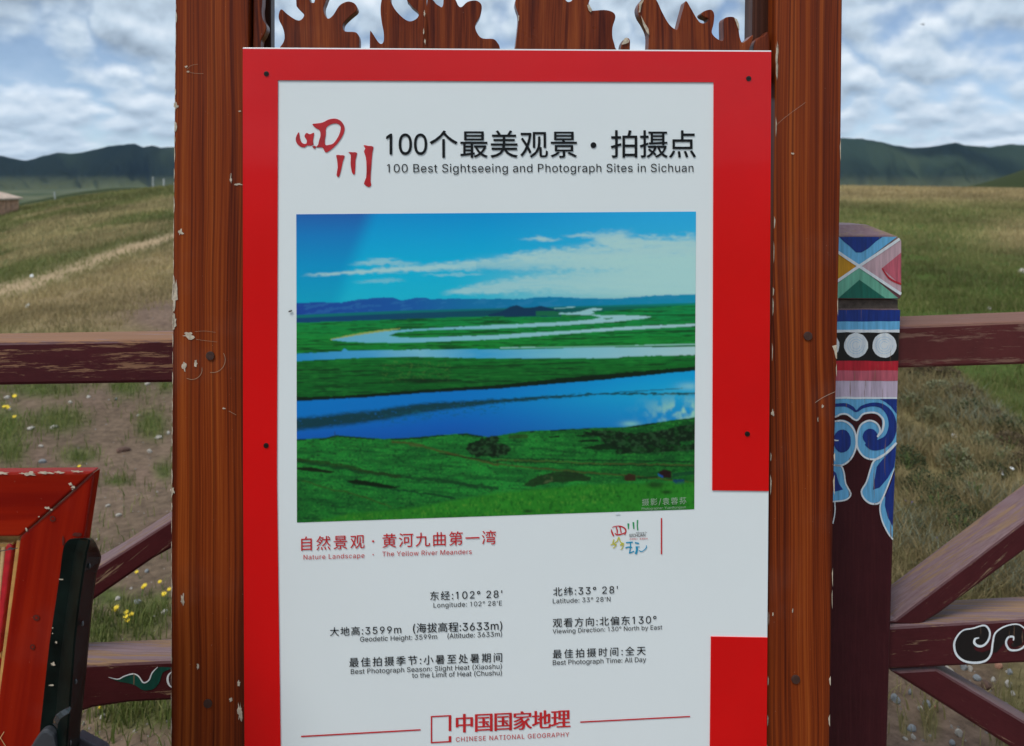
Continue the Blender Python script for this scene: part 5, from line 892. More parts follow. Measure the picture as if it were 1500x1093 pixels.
# ---- lettering
# outlines of the sans letters used on the board, thousandths of an em: char, advance | loop | loop ...
GLYPHS = """ 188|
'206|78 318,70 509,136 509,128 318
(273|89 207,90 244,94 283,101 324,109 364,119 403,132 441,145 477,160 510,177 539,236 539,219 503,204 466,191 428,179 390,169 351,161 313,156 276,152 241,151 207,152 176,155 145,160 115,167 83,177 50,188 16,202 -19,218 -57,236 -96,177 -96,150 -46,128 4,111 55,99 106,92 156
)273|37 -96,56 -56,72 -18,86 18,97 52,106 85,113 116,118 147,121 177,122 207,121 241,117 276,112 313,104 351,94 390,82 428,69 466,54 503,37 539,97 539,113 510,128 477,142 441,154 403,164 364,173 323,179 283,183 244,184 207,182 156,174 104,161 53,144 3,123 -47,97 -96
/249|235 533,71 -76,14 -76,178 533
0453|227 -7,191 -3,158 7,130 24,105 48,85 77,69 113,57 155,50 202,48 254,50 306,57 353,69 395,85 431,106 461,130 484,159 502,191 512,227 516,262 512,295 502,323 484,348 461,368 431,384 395,396 353,403 306,405 254,403 202,396 155,384 113,368 77,348 48,323 24,295 7,263 -3|227 50,250 52,271 60,290 74,306 92,320 116,330 144,338 176,342 213,344 254,342 295,338 332,330 365,320 393,306 416,290 435,271 449,250 457,227 460,203 457,182 449,163 435,147 416,134 393,123 365,115 332,111 295,109 254,111 213,115 176,123 144,134 116,147 92,163 74,182 60,203 52
1405|172 0,172 432,78 378,78 440,184 509,234 509,234 0
2453|64 0,64 47,234 229,252 248,268 266,282 282,294 298,303 312,311 327,316 341,319 356,320 371,319 389,315 405,308 419,298 431,287 441,273 449,258 455,241 458,224 460,205 458,188 454,172 447,159 438,148 427,139 413,132 398,128 381,127 362,66 362,68 391,75 418,86 442,102 464,121 482,143 496,168 507,196 513,225 516,254 513,281 507,306 497,328 482,346 465,361 445,372 423,379 398,381 372,380 354,377 336,371 318,363 299,351 280,336 259,317 235,294 209,267 180,153 60,153 57,389 57,389 0
3453|218 -7,188 -5,159 1,133 10,108 22,88 38,70 57,57 79,48 104,44 132,109 132,112 115,118 100,126 87,137 76,150 66,165 59,182 54,200 51,219 50,239 51,258 55,275 61,291 69,304 80,315 93,323 108,328 125,329 145,328 163,323 180,316 196,306 211,292 223,275 234,254 241,229 246,201 248,157 248,157 299,288 448,288 452,70 452,70 509,372 509,372 461,211 278,211 289,247 290,279 286,308 276,333 262,354 244,371 222,383 198,391 173,393 145,390 116,383 90,370 66,354 45,333 27,309 12,281 2,251 -5
5453|221 -7,192 -5,165 1,140 11,118 25,99 41,83 60,71 82,63 105,60 130,122 130,125 115,130 102,138 89,148 78,160 68,173 60,188 54,204 51,221 50,241 51,259 56,276 64,291 75,304 89,314 104,322 122,326 141,328 162,326 183,321 203,314 221,303 237,290 251,275 262,257 270,238 275,218 277,201 276,184 273,167 268,152 262,139 255,128 246,67 253,96 509,366 509,366 452,151 452,134 301,136 301,148 311,162 318,178 325,194 330,212 333,229 334,252 332,274 328,294 321,313 311,330 299,345 285,358 269,370 251,379 231,386 210,390 187,391 163,388 132,381 102,369 76,352 52,332 32,309 15,282 3,253 -4
6453|226 -7,196 -4,168 3,142 15,119 31,100 51,84 74,73 101,66 130,64 162,65 187,71 212,80 239,93 268,112 302,137 340,252 509,322 509,151 261,145 261,151 270,157 279,165 288,174 295,184 302,196 307,208 311,221 313,235 314,265 312,291 305,316 295,337 280,355 262,370 240,380 215,387 187,389 157,387 127,379 98,368 73,352 50,333 30,310 14,284 3,257 -4|226 48,245 50,263 55,279 63,293 73,304 86,314 101,322 119,326 137,327 157,326 178,322 196,314 213,304 228,293 241,279 251,263 259,245 264,226 265,207 264,190 259,174 252,160 241,148 229,138 214,131 197,126 179,125 158,126 138,131 119,138 102,148 86,160 73,174 63,190 55,207 50
8453|226 -7,193 -5,163 1,136 11,111 25,91 42,74 62,62 84,54 109,52 135,53 156,58 176,65 195,75 212,87 228,101 241,117 252,134 260,153 265,153 267,129 276,109 289,93 308,80 330,73 354,70 380,73 405,79 429,90 450,106 469,124 485,146 498,170 508,197 514,226 516,255 514,282 508,306 498,328 485,346 469,361 450,373 429,379 405,382 380,379 354,372 330,359 308,343 289,323 276,300 267,300 265,319 260,335 252,351 241,365 228,377 212,387 195,395 176,399 156,401 135,398 109,391 84,378 62,362 42,341 25,317 11,289 1,259 -5|226 49,248 50,267 54,285 60,300 69,313 79,323 91,331 106,335 121,337 139,335 157,330 173,322 189,312 202,298 213,283 223,265 230,247 234,226 235,206 234,187 230,169 223,154 213,140 202,130 189,122 173,117 157,115 139,117 121,121 106,129 91,139 79,152 69,167 60,185 54,205 50|226 290,244 291,260 294,274 300,287 308,298 318,307 330,314 344,318 359,319 376,318 392,314 407,308 420,299 432,288 442,275 449,260 455,244 459,226 460,208 459,192 455,177 449,164 442,153 432,145 420,138 407,134 392,133 376,134 359,138 344,145 330,154 318,165 308,178 300,193 294,209 291
9453|226 516,256 513,285 506,310 494,333 478,352 458,368 434,380 408,387 378,389 347,387 322,382 296,373 270,359 240,340 207,315 168,200 0,130 0,301 248,307 248,302 238,295 229,287 221,278 214,268 207,257 202,245 198,232 195,218 195,188 197,161 203,137 214,116 229,98 247,83 269,72 294,66 321,64 352,66 382,73 411,85 436,101 459,120 479,143 494,168 506,196 513|226 460,207 459,190 454,174 446,160 435,148 423,138 407,131 390,127 372,125 352,127 331,131 313,138 295,148 280,160 268,174 257,190 250,207 245,226 243,245 245,263 249,279 257,293 267,305 280,314 295,322 312,326 330,327 350,326 371,322 390,314 407,305 422,293 435,279 446,263 454,245 459
:188|95 -4,83 -3,73 1,63 9,55 18,51 29,50 41,51 53,55 64,63 73,73 81,83 85,95 87,107 85,118 81,128 73,135 64,140 53,141 41,140 29,135 18,128 9,118 1,107 -3|95 271,83 272,73 277,63 284,55 294,51 304,50 316,51 328,55 339,63 349,73 356,83 360,95 362,107 360,118 356,128 349,135 339,140 328,141 316,140 304,135 294,128 284,118 277,107 272
A480|16 0,201 509,276 509,463 0,395 0,287 302,280 323,272 346,264 372,255 402,244 438,232 478,245 478,233 437,222 402,213 371,204 345,197 322,191 302,85 0|110 142,110 199,370 199,370 142
B456|60 0,60 509,241 509,274 507,304 501,329 491,350 477,367 461,381 442,390 421,396 398,398 374,397 353,393 336,387 320,378 307,368 295,356 286,343 278,329 272,315 267,315 262,331 260,347 254,363 245,378 234,391 220,402 203,411 184,416 161,418 136,416 111,410 88,400 67,386 48,368 31,344 18,317 8,284 2,247 0|125 57,245 57,281 60,309 67,330 80,344 96,353 115,355 137,354 153,350 169,342 184,333 197,320 209,306 218,289 225,269 229,248 231,125 231|125 285,238 285,256 287,273 290,288 296,302 304,314 314,323 326,330 340,335 355,336 372,333 393,326 412,313 429,294 442,270 449,240 452,125 452
C510|267 -7,225 -3,186 7,150 25,119 49,92 79,70 115,53 157,44 203,40 254,44 305,53 352,70 393,92 429,119 459,150 484,186 501,225 512,267 516,293 514,317 511,340 504,362 496,383 485,402 471,419 456,435 438,448 418,459 397,467 373,473 348,408 348,404 365,397 380,389 395,380 407,369 418,357 428,344 437,330 444,315 449,300 453,284 455,267 456,237 453,209 445,184 432,161 414,141 391,125 364,113 332,106 295,103 254,106 213,113 177,125 145,141 117,161 94,184 76,210 63,237 56,267 53,284 54,300 56,315 60,330 65,344 72,357 81,369 90,380 102,389 114,397 128,404 144,408 160,473 160,467 135,459 112,448 91,435 71,420 53,402 38,383 24,363 13,341 5,317 -2,293 -6
D502|219 0,96 0,96 57,215 57,254 60,288 68,318 81,343 99,363 122,379 149,390 181,397 216,399 255,397 294,390 329,379 361,364 388,344 410,320 428,291 441,258 449,221 452,93 452,93 509,225 509,273 505,315 495,353 478,385 455,412 426,433 391,449 351,458 306,462 255,458 205,449 159,433 119,411 83,384 54,351 31,312 14,268 3|125 509,125 0,60 0,60 509
E419|60 0,60 509,372 509,372 452,125 452,125 286,355 286,355 229,125 229,125 57,375 57,375 0
G520|269 -7,225 -3,185 7,149 25,118 49,91 79,69 116,53 157,43 203,40 254,43 305,53 352,69 393,91 429,117 459,149 484,184 501,223 512,265 516,291 514,316 510,340 504,363 494,384 483,403 469,421 453,436 436,449 416,460 395,468 373,474 349,408 349,402 365,395 379,387 393,378 406,368 417,356 427,344 436,330 443,315 448,300 453,283 455,265 456,236 453,209 445,183 432,160 414,141 392,125 364,113 332,106 295,103 254,106 213,113 177,125 145,141 117,161 95,184 76,210 63,238 56,269 53,296 55,322 61,345 71,365 85,382 102,396 123,407 147,413 173,415 202,434 199,283 199,283 256,478 256,478 200,475 160,466 124,451 91,431 62,406 38,377 19,344 5,308 -4
H517|60 0,60 509,125 509,125 289,392 289,392 509,457 509,457 0,392 0,392 232,125 232,125 0
I300|31 0,31 57,118 57,118 452,31 452,31 509,269 509,269 452,183 452,183 57,269 57,269 0
L393|60 0,60 509,125 509,125 57,361 57,361 0
M628|60 0,60 509,152 509,277 187,280 179,284 170,287 159,291 147,295 135,299 123,303 110,307 97,311 84,315 71,319 60,322 49,307 49,311 59,314 71,318 83,322 95,326 108,330 121,334 134,338 146,342 158,346 169,349 179,352 187,476 509,568 509,568 0,504 0,504 291,504 302,504 314,504 327,505 340,505 354,505 369,505 383,506 398,506 413,506 428,507 443,507 457,513 457,508 441,503 425,498 409,492 393,487 378,482 363,477 348,472 335,467 322,463 310,459 300,456 291,342 0,286 0,170 291,167 300,163 310,159 321,155 333,150 347,145 361,140 376,134 392,129 408,124 424,118 441,112 457,119 457,119 444,120 430,120 416,120 401,121 386,121 372,121 357,121 342,122 328,122 315,122 302,122 291,122 0
N523|60 0,60 509,136 509,343 183,349 174,355 163,363 151,371 137,379 122,388 107,396 90,405 73,414 55,405 54,403 72,402 90,401 108,400 126,399 142,399 157,399 171,399 184,399 195,399 509,463 509,463 0,387 0,202 290,194 303,186 317,177 331,168 346,159 363,148 381,136 402,123 425,108 452,119 454,120 429,121 406,122 384,123 363,124 345,124 328,125 313,125 301,125 291,125 0
O533|267 -7,225 -3,186 7,150 25,119 49,92 79,70 115,53 157,44 203,40 254,44 305,53 352,70 393,92 429,119 459,150 484,186 501,225 512,267 516,309 512,348 501,384 484,415 459,442 429,464 393,480 352,490 305,493 254,490 203,480 157,464 115,442 79,415 49,384 25,348 7,309 -3|267 53,296 55,324 63,349 76,372 94,392 116,408 144,420 176,428 213,430 254,428 295,420 332,408 365,392 392,372 415,349 433,324 446,296 453,267 456,237 453,210 445,184 433,161 415,142 392,125 364,113 332,106 295,103 254,106 213,113 176,125 144,142 117,161 94,184 76,210 63,237 55
P445|60 0,60 509,252 509,300 503,345 484,378 450,395 408,398 357,392 310,372 266,338 233,295 213,245 207,123 207,123 0|123 262,245 262,285 269,313 288,330 315,336 357,331 396,313 428,284 447,245 453,123 453
R449|60 0,60 509,252 509,300 503,345 484,378 450,395 408,398 357,392 310,372 266,338 233,295 213,245 207,123 207,123 0|123 262,245 262,285 269,313 288,330 315,336 357,331 396,313 428,284 447,245 453,123 453|238 206,352 0,426 0,308 206
S447|224 -9,188 -7,156 -1,128 9,102 23,81 40,64 60,51 83,42 109,38 137,104 137,108 118,114 102,123 88,136 76,150 66,166 59,185 53,204 50,224 49,246 50,267 54,286 60,303 69,317 79,329 92,338 106,344 122,346 139,344 154,340 168,332 179,322 189,310 197,296 205,280 211,263 217,245 222,184 239,145 253,112 269,86 289,67 313,56 341,52 372,54 400,62 425,75 448,92 468,113 484,138 498,165 508,195 514,227 516,259 514,289 508,316 498,340 484,360 468,377 449,390 427,398 403,401 378,337 378,332 402,320 421,302 437,280 449,254 456,225 459,204 457,185 454,167 448,152 440,139 430,129 418,121 405,117 391,115 376,117 359,122 345,131 334,142 324,155 315,169 308,184 302,198 297,212 293,264 279,279 275,295 270,312 264,328 256,344 248,359 238,372 226,384 213,395 198,402 180,407 161,408 139,406 112,399 87,386 64,370 43,349 25,323 11,294 0,261 -7
T449|32 452,32 509,417 509,417 452,257 452,257 0,193 0,193 452
U517|259 -8,220 -6,186 2,154 15,126 33,103 55,85 80,71 108,63 140,60 173,60 509,124 509,124 178,126 155,132 133,141 113,153 95,169 80,187 68,208 59,232 53,259 52,285 53,309 59,331 68,349 80,364 95,377 113,385 133,391 155,393 178,393 509,457 509,457 173,454 140,446 108,433 80,414 55,391 33,363 15,332 2,297 -6
V480|204 0,16 509,84 509,192 206,199 187,207 164,215 137,225 106,236 71,248 31,235 31,247 71,257 107,267 138,276 165,283 187,290 206,395 509,463 509,278 0
W686|155 0,16 509,82 509,163 196,167 179,172 162,175 145,179 128,183 111,187 94,190 76,194 58,197 40,189 40,193 58,196 76,200 94,203 111,207 128,211 145,215 162,220 179,224 196,306 509,380 509,462 196,466 179,470 162,474 145,478 128,482 111,486 94,490 76,494 58,497 40,488 40,492 58,495 76,499 94,503 111,506 128,510 145,515 162,519 179,523 196,603 509,670 509,530 0,455 0,368 323,362 345,357 368,351 391,346 417,341 445,336 475,350 475,345 446,340 420,335 395,330 371,324 347,318 323,230 0
X474|18 0,217 284,217 236,29 509,104 509,178 400,188 386,196 373,204 361,211 350,217 340,223 329,230 318,236 305,243 292,232 292,239 305,246 317,252 329,258 339,265 350,272 361,280 373,288 386,298 400,374 509,446 509,259 239,259 287,456 0,382 0,292 129,283 142,275 154,268 165,262 175,256 185,250 195,244 206,237 218,230 231,244 231,238 219,231 207,225 196,219 186,213 176,206 166,199 155,191 143,182 129,91 0
Y472|203 0,203 208,16 509,91 509,192 344,203 327,213 309,222 292,231 274,240 254,250 230,224 230,233 254,242 275,251 293,260 310,270 327,280 344,381 509,455 509,268 208,268 0
a389|160 -9,137 -7,115 -3,94 5,76 15,60 29,48 45,38 63,32 84,30 108,32 128,36 146,43 161,53 174,64 184,78 193,92 200,108 206,125 211,143 214,161 217,178 220,200 223,218 225,234 227,247 229,257 231,265 235,271 240,274 246,276 255,276 257,275 272,272 285,267 297,260 307,251 315,240 322,227 327,212 330,196 331,178 330,163 327,149 322,137 316,127 309,118 301,110 292,104 283,100 274,41 291,51 313,64 331,79 346,95 358,114 368,133 375,153 380,173 383,194 384,208 384,223 382,239 379,255 375,271 369,286 360,300 350,312 336,322 320,330 301,335 278,337 251,337 0,277 0,277 52,272 52,267 43,260 34,252 25,242 16,229 8,215 1,199 -4,181 -7|170 45,192 47,211 51,228 59,242 68,254 80,263 93,270 108,274 122,276 138,276 190,272 187,267 184,259 182,251 180,241 178,231 176,221 174,210 173,200 171,191 170,182 169,175 168,161 166,147 163,134 159,122 153,112 147,103 139,97 130,93 118,92 105,93 93,96 82,102 72,109 64,119 57,130 52,142 48,156 46
b424|229 -8,208 -7,189 -3,172 4,159 12,147 21,138 31,130 41,123 50,118 59,112 59,112 0,53 0,53 509,114 509,114 319,118 319,123 327,130 336,137 346,147 355,158 364,171 373,188 379,207 383,229 384,259 382,287 374,313 361,335 342,354 320,370 293,381 261,388 227,390 189,388 151,381 116,370 84,355 57,336 34,313 16,288 3,260 -6|220 47,242 49,262 55,279 66,294 80,306 97,316 117,323 139,327 163,328 189,327 215,323 239,316 261,307 281,295 298,280 311,262 322,243 328,220 330,198 328,178 322,161 312,147 299,134 282,125 263,118 241,114 216,113 189,114 162,118 138,125 115,135 95,147 78,162 65,179 55,198 49
c396|207 -8,174 -5,144 3,117 16,93 35,72 58,56 85,44 116,37 150,34 187,37 225,44 260,56 291,72 318,93 341,117 360,144 374,174 382,207 384,226 384,243 381,260 377,276 371,291 364,305 356,318 346,330 335,340 322,349 308,356 293,362 277,303 262,300 272,295 281,290 289,284 297,278 304,270 311,261 316,252 321,242 325,231 328,220 329,207 330,184 328,163 321,145 310,130 296,118 278,108 258,102 236,98 212,96 187,98 163,102 139,108 117,118 97,130 80,145 66,163 55,184 49,207 46,220 47,232 49,243 52,253 55,262 60,271 66,279 73,285 80,292 89,297 98,301 107,304 117,363 102,357 86,350 70,341 56,331 43,319 32,306 21,292 12,277 5,261 -1,244 -5,226 -7
d424|195 -8,165 -6,137 3,111 16,89 34,70 57,55 84,43 116,36 151,34 189,36 227,43 261,55 293,70 320,89 342,112 361,137 374,165 382,196 384,218 383,237 379,253 373,267 364,278 355,287 346,295 336,301 327,306 319,311 319,311 509,372 509,372 0,313 0,313 59,307 59,301 50,295 41,287 31,277 21,266 12,252 4,236 -3,217 -7|205 47,226 49,246 55,263 65,278 78,290 95,299 115,306 138,310 162,312 189,310 216,306 241,300 263,290 282,278 299,263 312,246 322,227 328,205 330,182 328,162 322,145 311,130 298,118 281,108 261,102 239,98 215,96 189,98 163,102 139,109 117,118 97,130 80,145 66,162 55,182 49
e404|212 -8,177 -5,145 3,117 16,92 35,72 58,56 85,44 116,37 150,34 187,36 224,44 258,55 290,71 317,91 340,115 359,142 373,172 382,205 384,226 383,246 380,266 374,285 366,303 355,319 341,334 324,347 305,357 282,365 256,370 227,371 194,371 169,75 169,75 221,338 221,310 202,308 226,304 248,298 269,288 286,277 301,263 314,246 323,227 328,205 330,183 328,164 323,146 313,131 301,119 286,109 270,102 251,97 231,96 211,96 178,98 151,102 127,110 106,121 88,135 73,151 61,169 53,190 48,212 46,227 47,241 49,254 53,265 58,276 65,285 73,294 82,300 93,306 105,365 91,358 72,348 55,335 39,320 26,302 14,283 4,261 -3,237 -7
f254|228 379,228 327,6 327,6 379|81 0,81 432,82 452,87 470,96 486,107 499,120 510,135 519,152 525,169 529,187 530,201 530,212 529,222 527,231 525,238 523,243 521,227 468,224 470,220 471,215 472,209 473,202 474,195 474,178 472,164 468,154 460,147 449,143 435,142 419,142 0
g425|207 -151,180 -149,156 -146,134 -140,114 -132,97 -122,82 -110,70 -97,59 -84,51 -69,101 -41,107 -49,114 -57,122 -66,131 -74,142 -82,154 -88,169 -93,187 -96,207 -97,236 -95,261 -87,282 -75,298 -58,308 -34,311 -6,311 68,306 68,301 60,294 51,287 41,277 32,266 23,252 16,236 10,217 6,195 5,165 7,138 14,113 27,90 43,71 65,55 90,43 120,36 154,34 191,36 229,43 263,55 293,71 320,90 342,112 361,138 374,166 382,196 384,218 383,237 379,253 373,267 365,279 356,288 346,296 336,302 327,308 319,313 319,313 379,372 379,372 -9,370 -40,363 -67,350 -90,334 -109,314 -124,291 -136,265 -144,237 -149|205 59,227 61,246 66,264 75,278 87,290 103,300 121,307 142,311 166,312 193,311 219,307 242,300 264,291 283,279 299,264 312,247 322,227 328,205 330,182 328,163 322,145 312,130 298,118 282,109 262,102 241,98 218,96 193,98 167,102 144,109 123,118 104,131 88,145 76,163 66,183 61
h410|114 227,114 0,53 0,53 509,114 509,114 287,102 287,116 319,132 344,152 362,175 374,200 382,227 384,252 383,275 377,295 369,313 356,328 340,341 321,350 298,355 271,357 240,357 0,296 0,296 235,293 263,286 286,273 304,256 318,235 326,210 329,192 328,176 324,161 317,147 308,136 297,126 283,119 266,115 248
i167|53 0,53 379,114 379,114 0|84 443,73 444,63 448,54 455,47 463,43 472,41 483,43 494,47 504,54 512,63 518,73 522,84 524,95 522,105 518,114 512,121 504,125 494,126 483,125 472,121 463,114 455,105 448,95 444
l189|139 -2,112 0,91 8,74 20,62 37,55 59,53 84,53 509,114 509,114 99,114 83,117 71,120 62,126 57,135 53,146 52,152 52,157 52,160 53,164 53,167 54,170 54,181 3,175 1,169 0,162 -1,154 -2,147 -2
m610|53 0,53 379,112 379,112 295,108 295,114 314,122 331,132 346,144 358,158 368,172 376,187 382,203 385,219 386,245 383,268 375,287 361,303 342,314 320,321 295,312 295,318 312,326 329,337 343,350 356,364 366,381 375,398 381,417 385,437 386,458 385,478 380,497 372,514 361,529 346,541 328,550 307,555 283,557 255,557 0,496 0,496 254,493 279,485 298,473 313,456 323,438 329,419 330,402 329,387 326,374 320,363 312,353 302,345 290,340 277,336 263,335 247,335 0,274 0,274 260,272 280,265 297,253 311,238 322,220 328,199 330,185 329,171 326,158 320,145 312,135 302,126 289,119 274,115 257,114 238,114 0
n410|114 227,114 0,53 0,53 379,112 379,112 287,102 287,116 319,132 344,152 362,175 374,200 382,227 384,252 383,275 377,295 369,313 356,328 340,341 321,350 298,355 271,357 240,357 0,296 0,296 235,293 263,286 286,273 304,256 318,235 326,210 329,192 328,176 324,161 317,147 308,136 297,126 283,119 266,115 248
o415|207 -8,174 -5,144 3,117 16,93 35,72 58,56 85,44 116,37 150,34 187,37 225,44 260,56 291,72 318,93 341,117 360,144 374,174 382,207 384,241 382,271 374,299 360,323 341,343 318,359 291,371 260,379 225,381 187,379 150,371 116,359 85,343 58,323 35,299 16,271 3,241 -5|207 46,231 49,252 55,270 66,285 80,298 97,307 117,314 139,318 163,319 187,318 212,314 236,307 258,298 278,285 296,270 310,252 321,231 328,207 330,184 328,163 321,145 310,130 296,118 278,108 258,102 236,98 212,96 187,98 163,102 139,108 117,118 97,130 80,145 66,163 55,184 49
p424|53 -143,53 379,112 379,112 319,118 319,123 327,130 336,137 346,147 355,158 364,171 373,188 379,207 383,229 384,259 382,287 374,313 361,335 342,354 320,370 293,381 261,388 227,390 189,388 151,381 116,370 84,355 57,336 34,313 16,288 3,260 -6,229 -8,208 -7,189 -3,173 4,159 12,147 21,138 31,130 41,124 50,118 59,114 59,114 -143|220 47,242 49,262 55,279 66,294 80,306 97,316 117,323 139,327 163,328 189,327 215,323 239,316 261,307 281,295 298,280 311,262 322,243 328,220 330,198 328,178 322,161 312,147 299,134 282,125 263,118 241,114 216,113 189,114 162,118 138,125 115,135 95,147 78,162 65,179 55,198 49
r259|53 0,53 379,112 379,112 321,115 321,124 339,137 354,152 367,171 377,191 383,213 385,218 385,223 385,229 384,235 384,240 384,243 384,243 322,241 323,236 324,230 324,223 325,215 326,207 326,190 324,174 321,159 315,146 306,135 296,126 284,119 269,115 254,114 237,114 0
s365|182 -8,157 -7,133 -3,112 3,93 12,76 24,62 38,50 54,41 73,36 94,94 107,101 87,111 72,124 60,141 52,160 47,181 45,206 47,227 53,244 62,258 74,265 88,268 103,266 115,262 126,254 136,243 144,229 150,212 155,149 170,118 180,92 192,72 208,58 227,50 249,47 274,49 295,55 314,65 332,79 347,95 360,115 370,137 378,161 383,187 384,212 383,234 379,254 372,271 363,286 352,299 339,309 324,318 308,324 290,268 277,262 291,254 304,243 316,228 325,210 331,187 333,166 331,147 326,131 317,119 305,111 292,109 277,110 264,115 253,124 243,136 235,152 229,172 223,229 209,261 200,287 187,306 171,320 153,328 131,331 107,329 85,323 65,312 47,298 31,281 18,260 6,236 -2,210 -7
t227|204 379,204 327,6 327,6 379|65 471,126 471,126 98,127 83,130 70,136 61,144 55,156 51,170 50,175 50,180 50,185 51,191 52,197 53,202 54,213 2,207 0,200 -2,192 -3,184 -3,176 -4,168 -4,138 -1,113 7,92 21,77 41,68 64,65 93
u410|182 -5,158 -3,135 2,115 11,97 23,82 39,69 59,60 82,54 109,53 139,53 379,114 379,114 144,116 117,124 94,137 75,154 61,175 53,200 50,218 51,234 55,249 62,263 71,274 83,283 97,290 113,295 132,296 153,296 379,357 379,357 0,298 0,298 92,307 92,294 60,277 35,257 17,234 5,209 -3
v389|163 0,17 379,84 379,165 155,173 132,180 110,187 87,193 64,199 42,206 21,184 21,191 42,197 64,203 87,209 110,216 132,224 155,305 379,371 379,226 0
w567|138 0,23 379,87 379,133 214,140 190,147 164,154 137,161 107,168 75,175 41,165 41,172 74,179 105,186 135,192 163,199 189,206 214,252 379,316 379,362 214,368 189,375 163,382 136,388 106,395 75,402 41,391 41,399 75,406 106,413 135,420 163,427 189,434 214,480 379,545 379,429 0,368 0,319 172,314 189,309 207,305 225,300 243,295 262,291 280,286 299,281 318,277 338,291 338,286 319,281 299,277 280,272 262,267 243,263 225,258 207,253 189,248 172,199 0
y389|47 -139,61 -86,71 -87,83 -89,94 -90,104 -89,113 -86,122 -81,130 -74,138 -64,145 -51,151 -36,163 -1,17 379,84 379,165 155,173 132,180 109,187 87,193 64,199 42,206 21,184 21,190 42,196 64,202 87,209 110,216 132,224 155,305 379,371 379,204 -58,196 -77,187 -93,177 -107,165 -119,153 -128,139 -136,125 -141,109 -144,91 -145,82 -145,73 -144,65 -143,57 -142,52 -140
°316|158 283,138 285,119 290,101 298,84 310,70 324,59 340,50 358,45 377,43 397,45 418,50 437,59 455,70 472,84 486,101 497,119 506,138 511,158 513,179 511,198 506,216 497,232 486,246 472,257 455,266 437,271 418,273 397,271 377,266 358,257 340,246 324,232 310,216 298,198 290,179 285|158 334,170 335,180 338,190 343,199 349,207 357,213 366,218 376,221 386,222 397,221 409,218 420,213 430,207 439,199 446,190 453,180 458,170 461,158 462,147 461,136 458,126 453,117 446,109 439,103 430,98 420,96 409,95 397,96 386,98 376,103 366,109 357,117 349,126 343,136 338,147 335"""
def load_glyphs():
    out = {}
    for ln in GLYPHS.split('\n'):
        ch = ln[0]; parts = ln[1:].split('|'); lp = [[tuple(int(k)/1000 for k in q.split()) for q in p.split(',')] for p in parts[1:] if p]
        if lp:
            def ins(p, l):
                r = False
                for (x1, y1), (x2, y2) in zip(l, l[1:]+l[:1]):
                    if (y1 > p[1]) != (y2 > p[1]) and p[0] < (x2-x1)*(p[1]-y1)/(y2-y1)+x1: r = not r
                return r
            outer = [l for l in lp if not any(ins(l[0], k) for k in lp if k is not l)]; flat = []; tr = []
            for o in outer:
                grp = [o]+[l for l in lp if l is not o and ins(l[0], o)]; b0 = len(flat)
                tr += [tuple(b0+i for i in t) for t in tessellate_polygon([[Vector((x, y, 0)) for x, y in l] for l in grp])]; flat += [p for l in grp for p in l]
            out[ch] = (int(parts[0])/1000, np.array(flat), tr)
        else: out[ch] = (int(parts[0])/1000, np.zeros((0, 2)), [])
    return out
GL = load_glyphs(); CAPH = 0.509; CJK = {}
def cjk(ch):
    if ch not in CJK:
        cu = bpy.data.curves.new('t', 'FONT'); cu.body = ch; cu.resolution_u = 3
        o = bpy.data.objects.new('t', cu); COL.objects.link(o); me = bpy.data.meshes.new_from_object(o.evaluated_get(bpy.context.evaluated_depsgraph_get()))
        v = np.empty(len(me.vertices)*3); me.vertices.foreach_get('co', v); v = v.reshape(-1, 3)[:, :2]; f = [tuple(p.vertices) for p in me.polygons]
        bpy.data.objects.remove(o); bpy.data.curves.remove(cu); bpy.data.meshes.remove(me); CJK[ch] = (1.0, v*1.0, f)
    return CJK[ch]
def layout(s, sp, dig):
    x = 0; V = []; Fs = []; n = 0
    for ch in s:
        if ch in GL:
            a, v, f = GL[ch]; k = dig; a, v = a*k, v*k if len(v) else v
        else: a, v, f = cjk(ch)
        if len(v): V.append(v+np.array([x, 0])); Fs += [tuple(i+n for i in t) for t in f]; n += len(v)
        x += a+sp
    return np.concatenate(V), Fs
def lettering(s, BLp, BRp, h, m=None, bold=0.0, latin=False, d=0.0012, hshift=0, name='lettering', parent=None, dig=1.45):
    """one line of print: ink runs from BLp to BRp (bottom of ink, or baseline if latin) and is h photo pixels high"""
    m = m or INK; parent = parent or panel; dig = 1.0 if latin else dig
    L = math.hypot(BRp[0]-BLp[0], BRp[1]-BLp[1]); v1, _ = layout(s, 0.0, dig); v2, _ = layout(s, 0.1, dig)
    w1, w2 = np.ptp(v1[:, 0]), np.ptp(v2[:, 0]); hh = CAPH if latin else np.ptp(v1[:, 1]); want = L/h*hh
    sp = 0 if abs(w2-w1) < 1e-6 else float(np.clip(0.1*(want-w1)/(w2-w1), -0.03, 0.6))
    v, f = layout(s, sp, dig); x0, x1 = v[:, 0].min(), v[:, 0].max(); y0 = 0.0 if latin else v[:, 1].min()
    U0, U1 = BP.pt(*BLp, d), BP.pt(*BRp, d); UP = BP.pt(BLp[0]-h*0.004, BLp[1]-h, d)-U0; k = (U1-U0)/(x1-x0)
    sh = [(c*0.028, 0) for c in range(1+hshift)]          # heavier uprights, as in a Song face: the line printed again a hair to the side
    if bold: sh = [(0, 0), (bold, 0), (-bold, 0), (0, bold), (0, -bold)]
    vs = []; fs = []
    for c, (dx, dy) in enumerate(sh):
        b = len(vs); dd = BP.N*(c*2e-5)
        vs += [U0+k*(p[0]-x0+dx)+UP*((p[1]+dy-y0)/hh)+dd for p in v]; fs += [tuple(b+i for i in q) for q in f]
    return mk(name, vs, fs, m, parent)
def dot(x, y, r, m, n=16): decals('lettering', BP, [[(x+r*math.cos(6.283*i/n), y+r*math.sin(6.283*i/n)) for i in range(n)]], .0012, m, panel)
B1 = 0.006
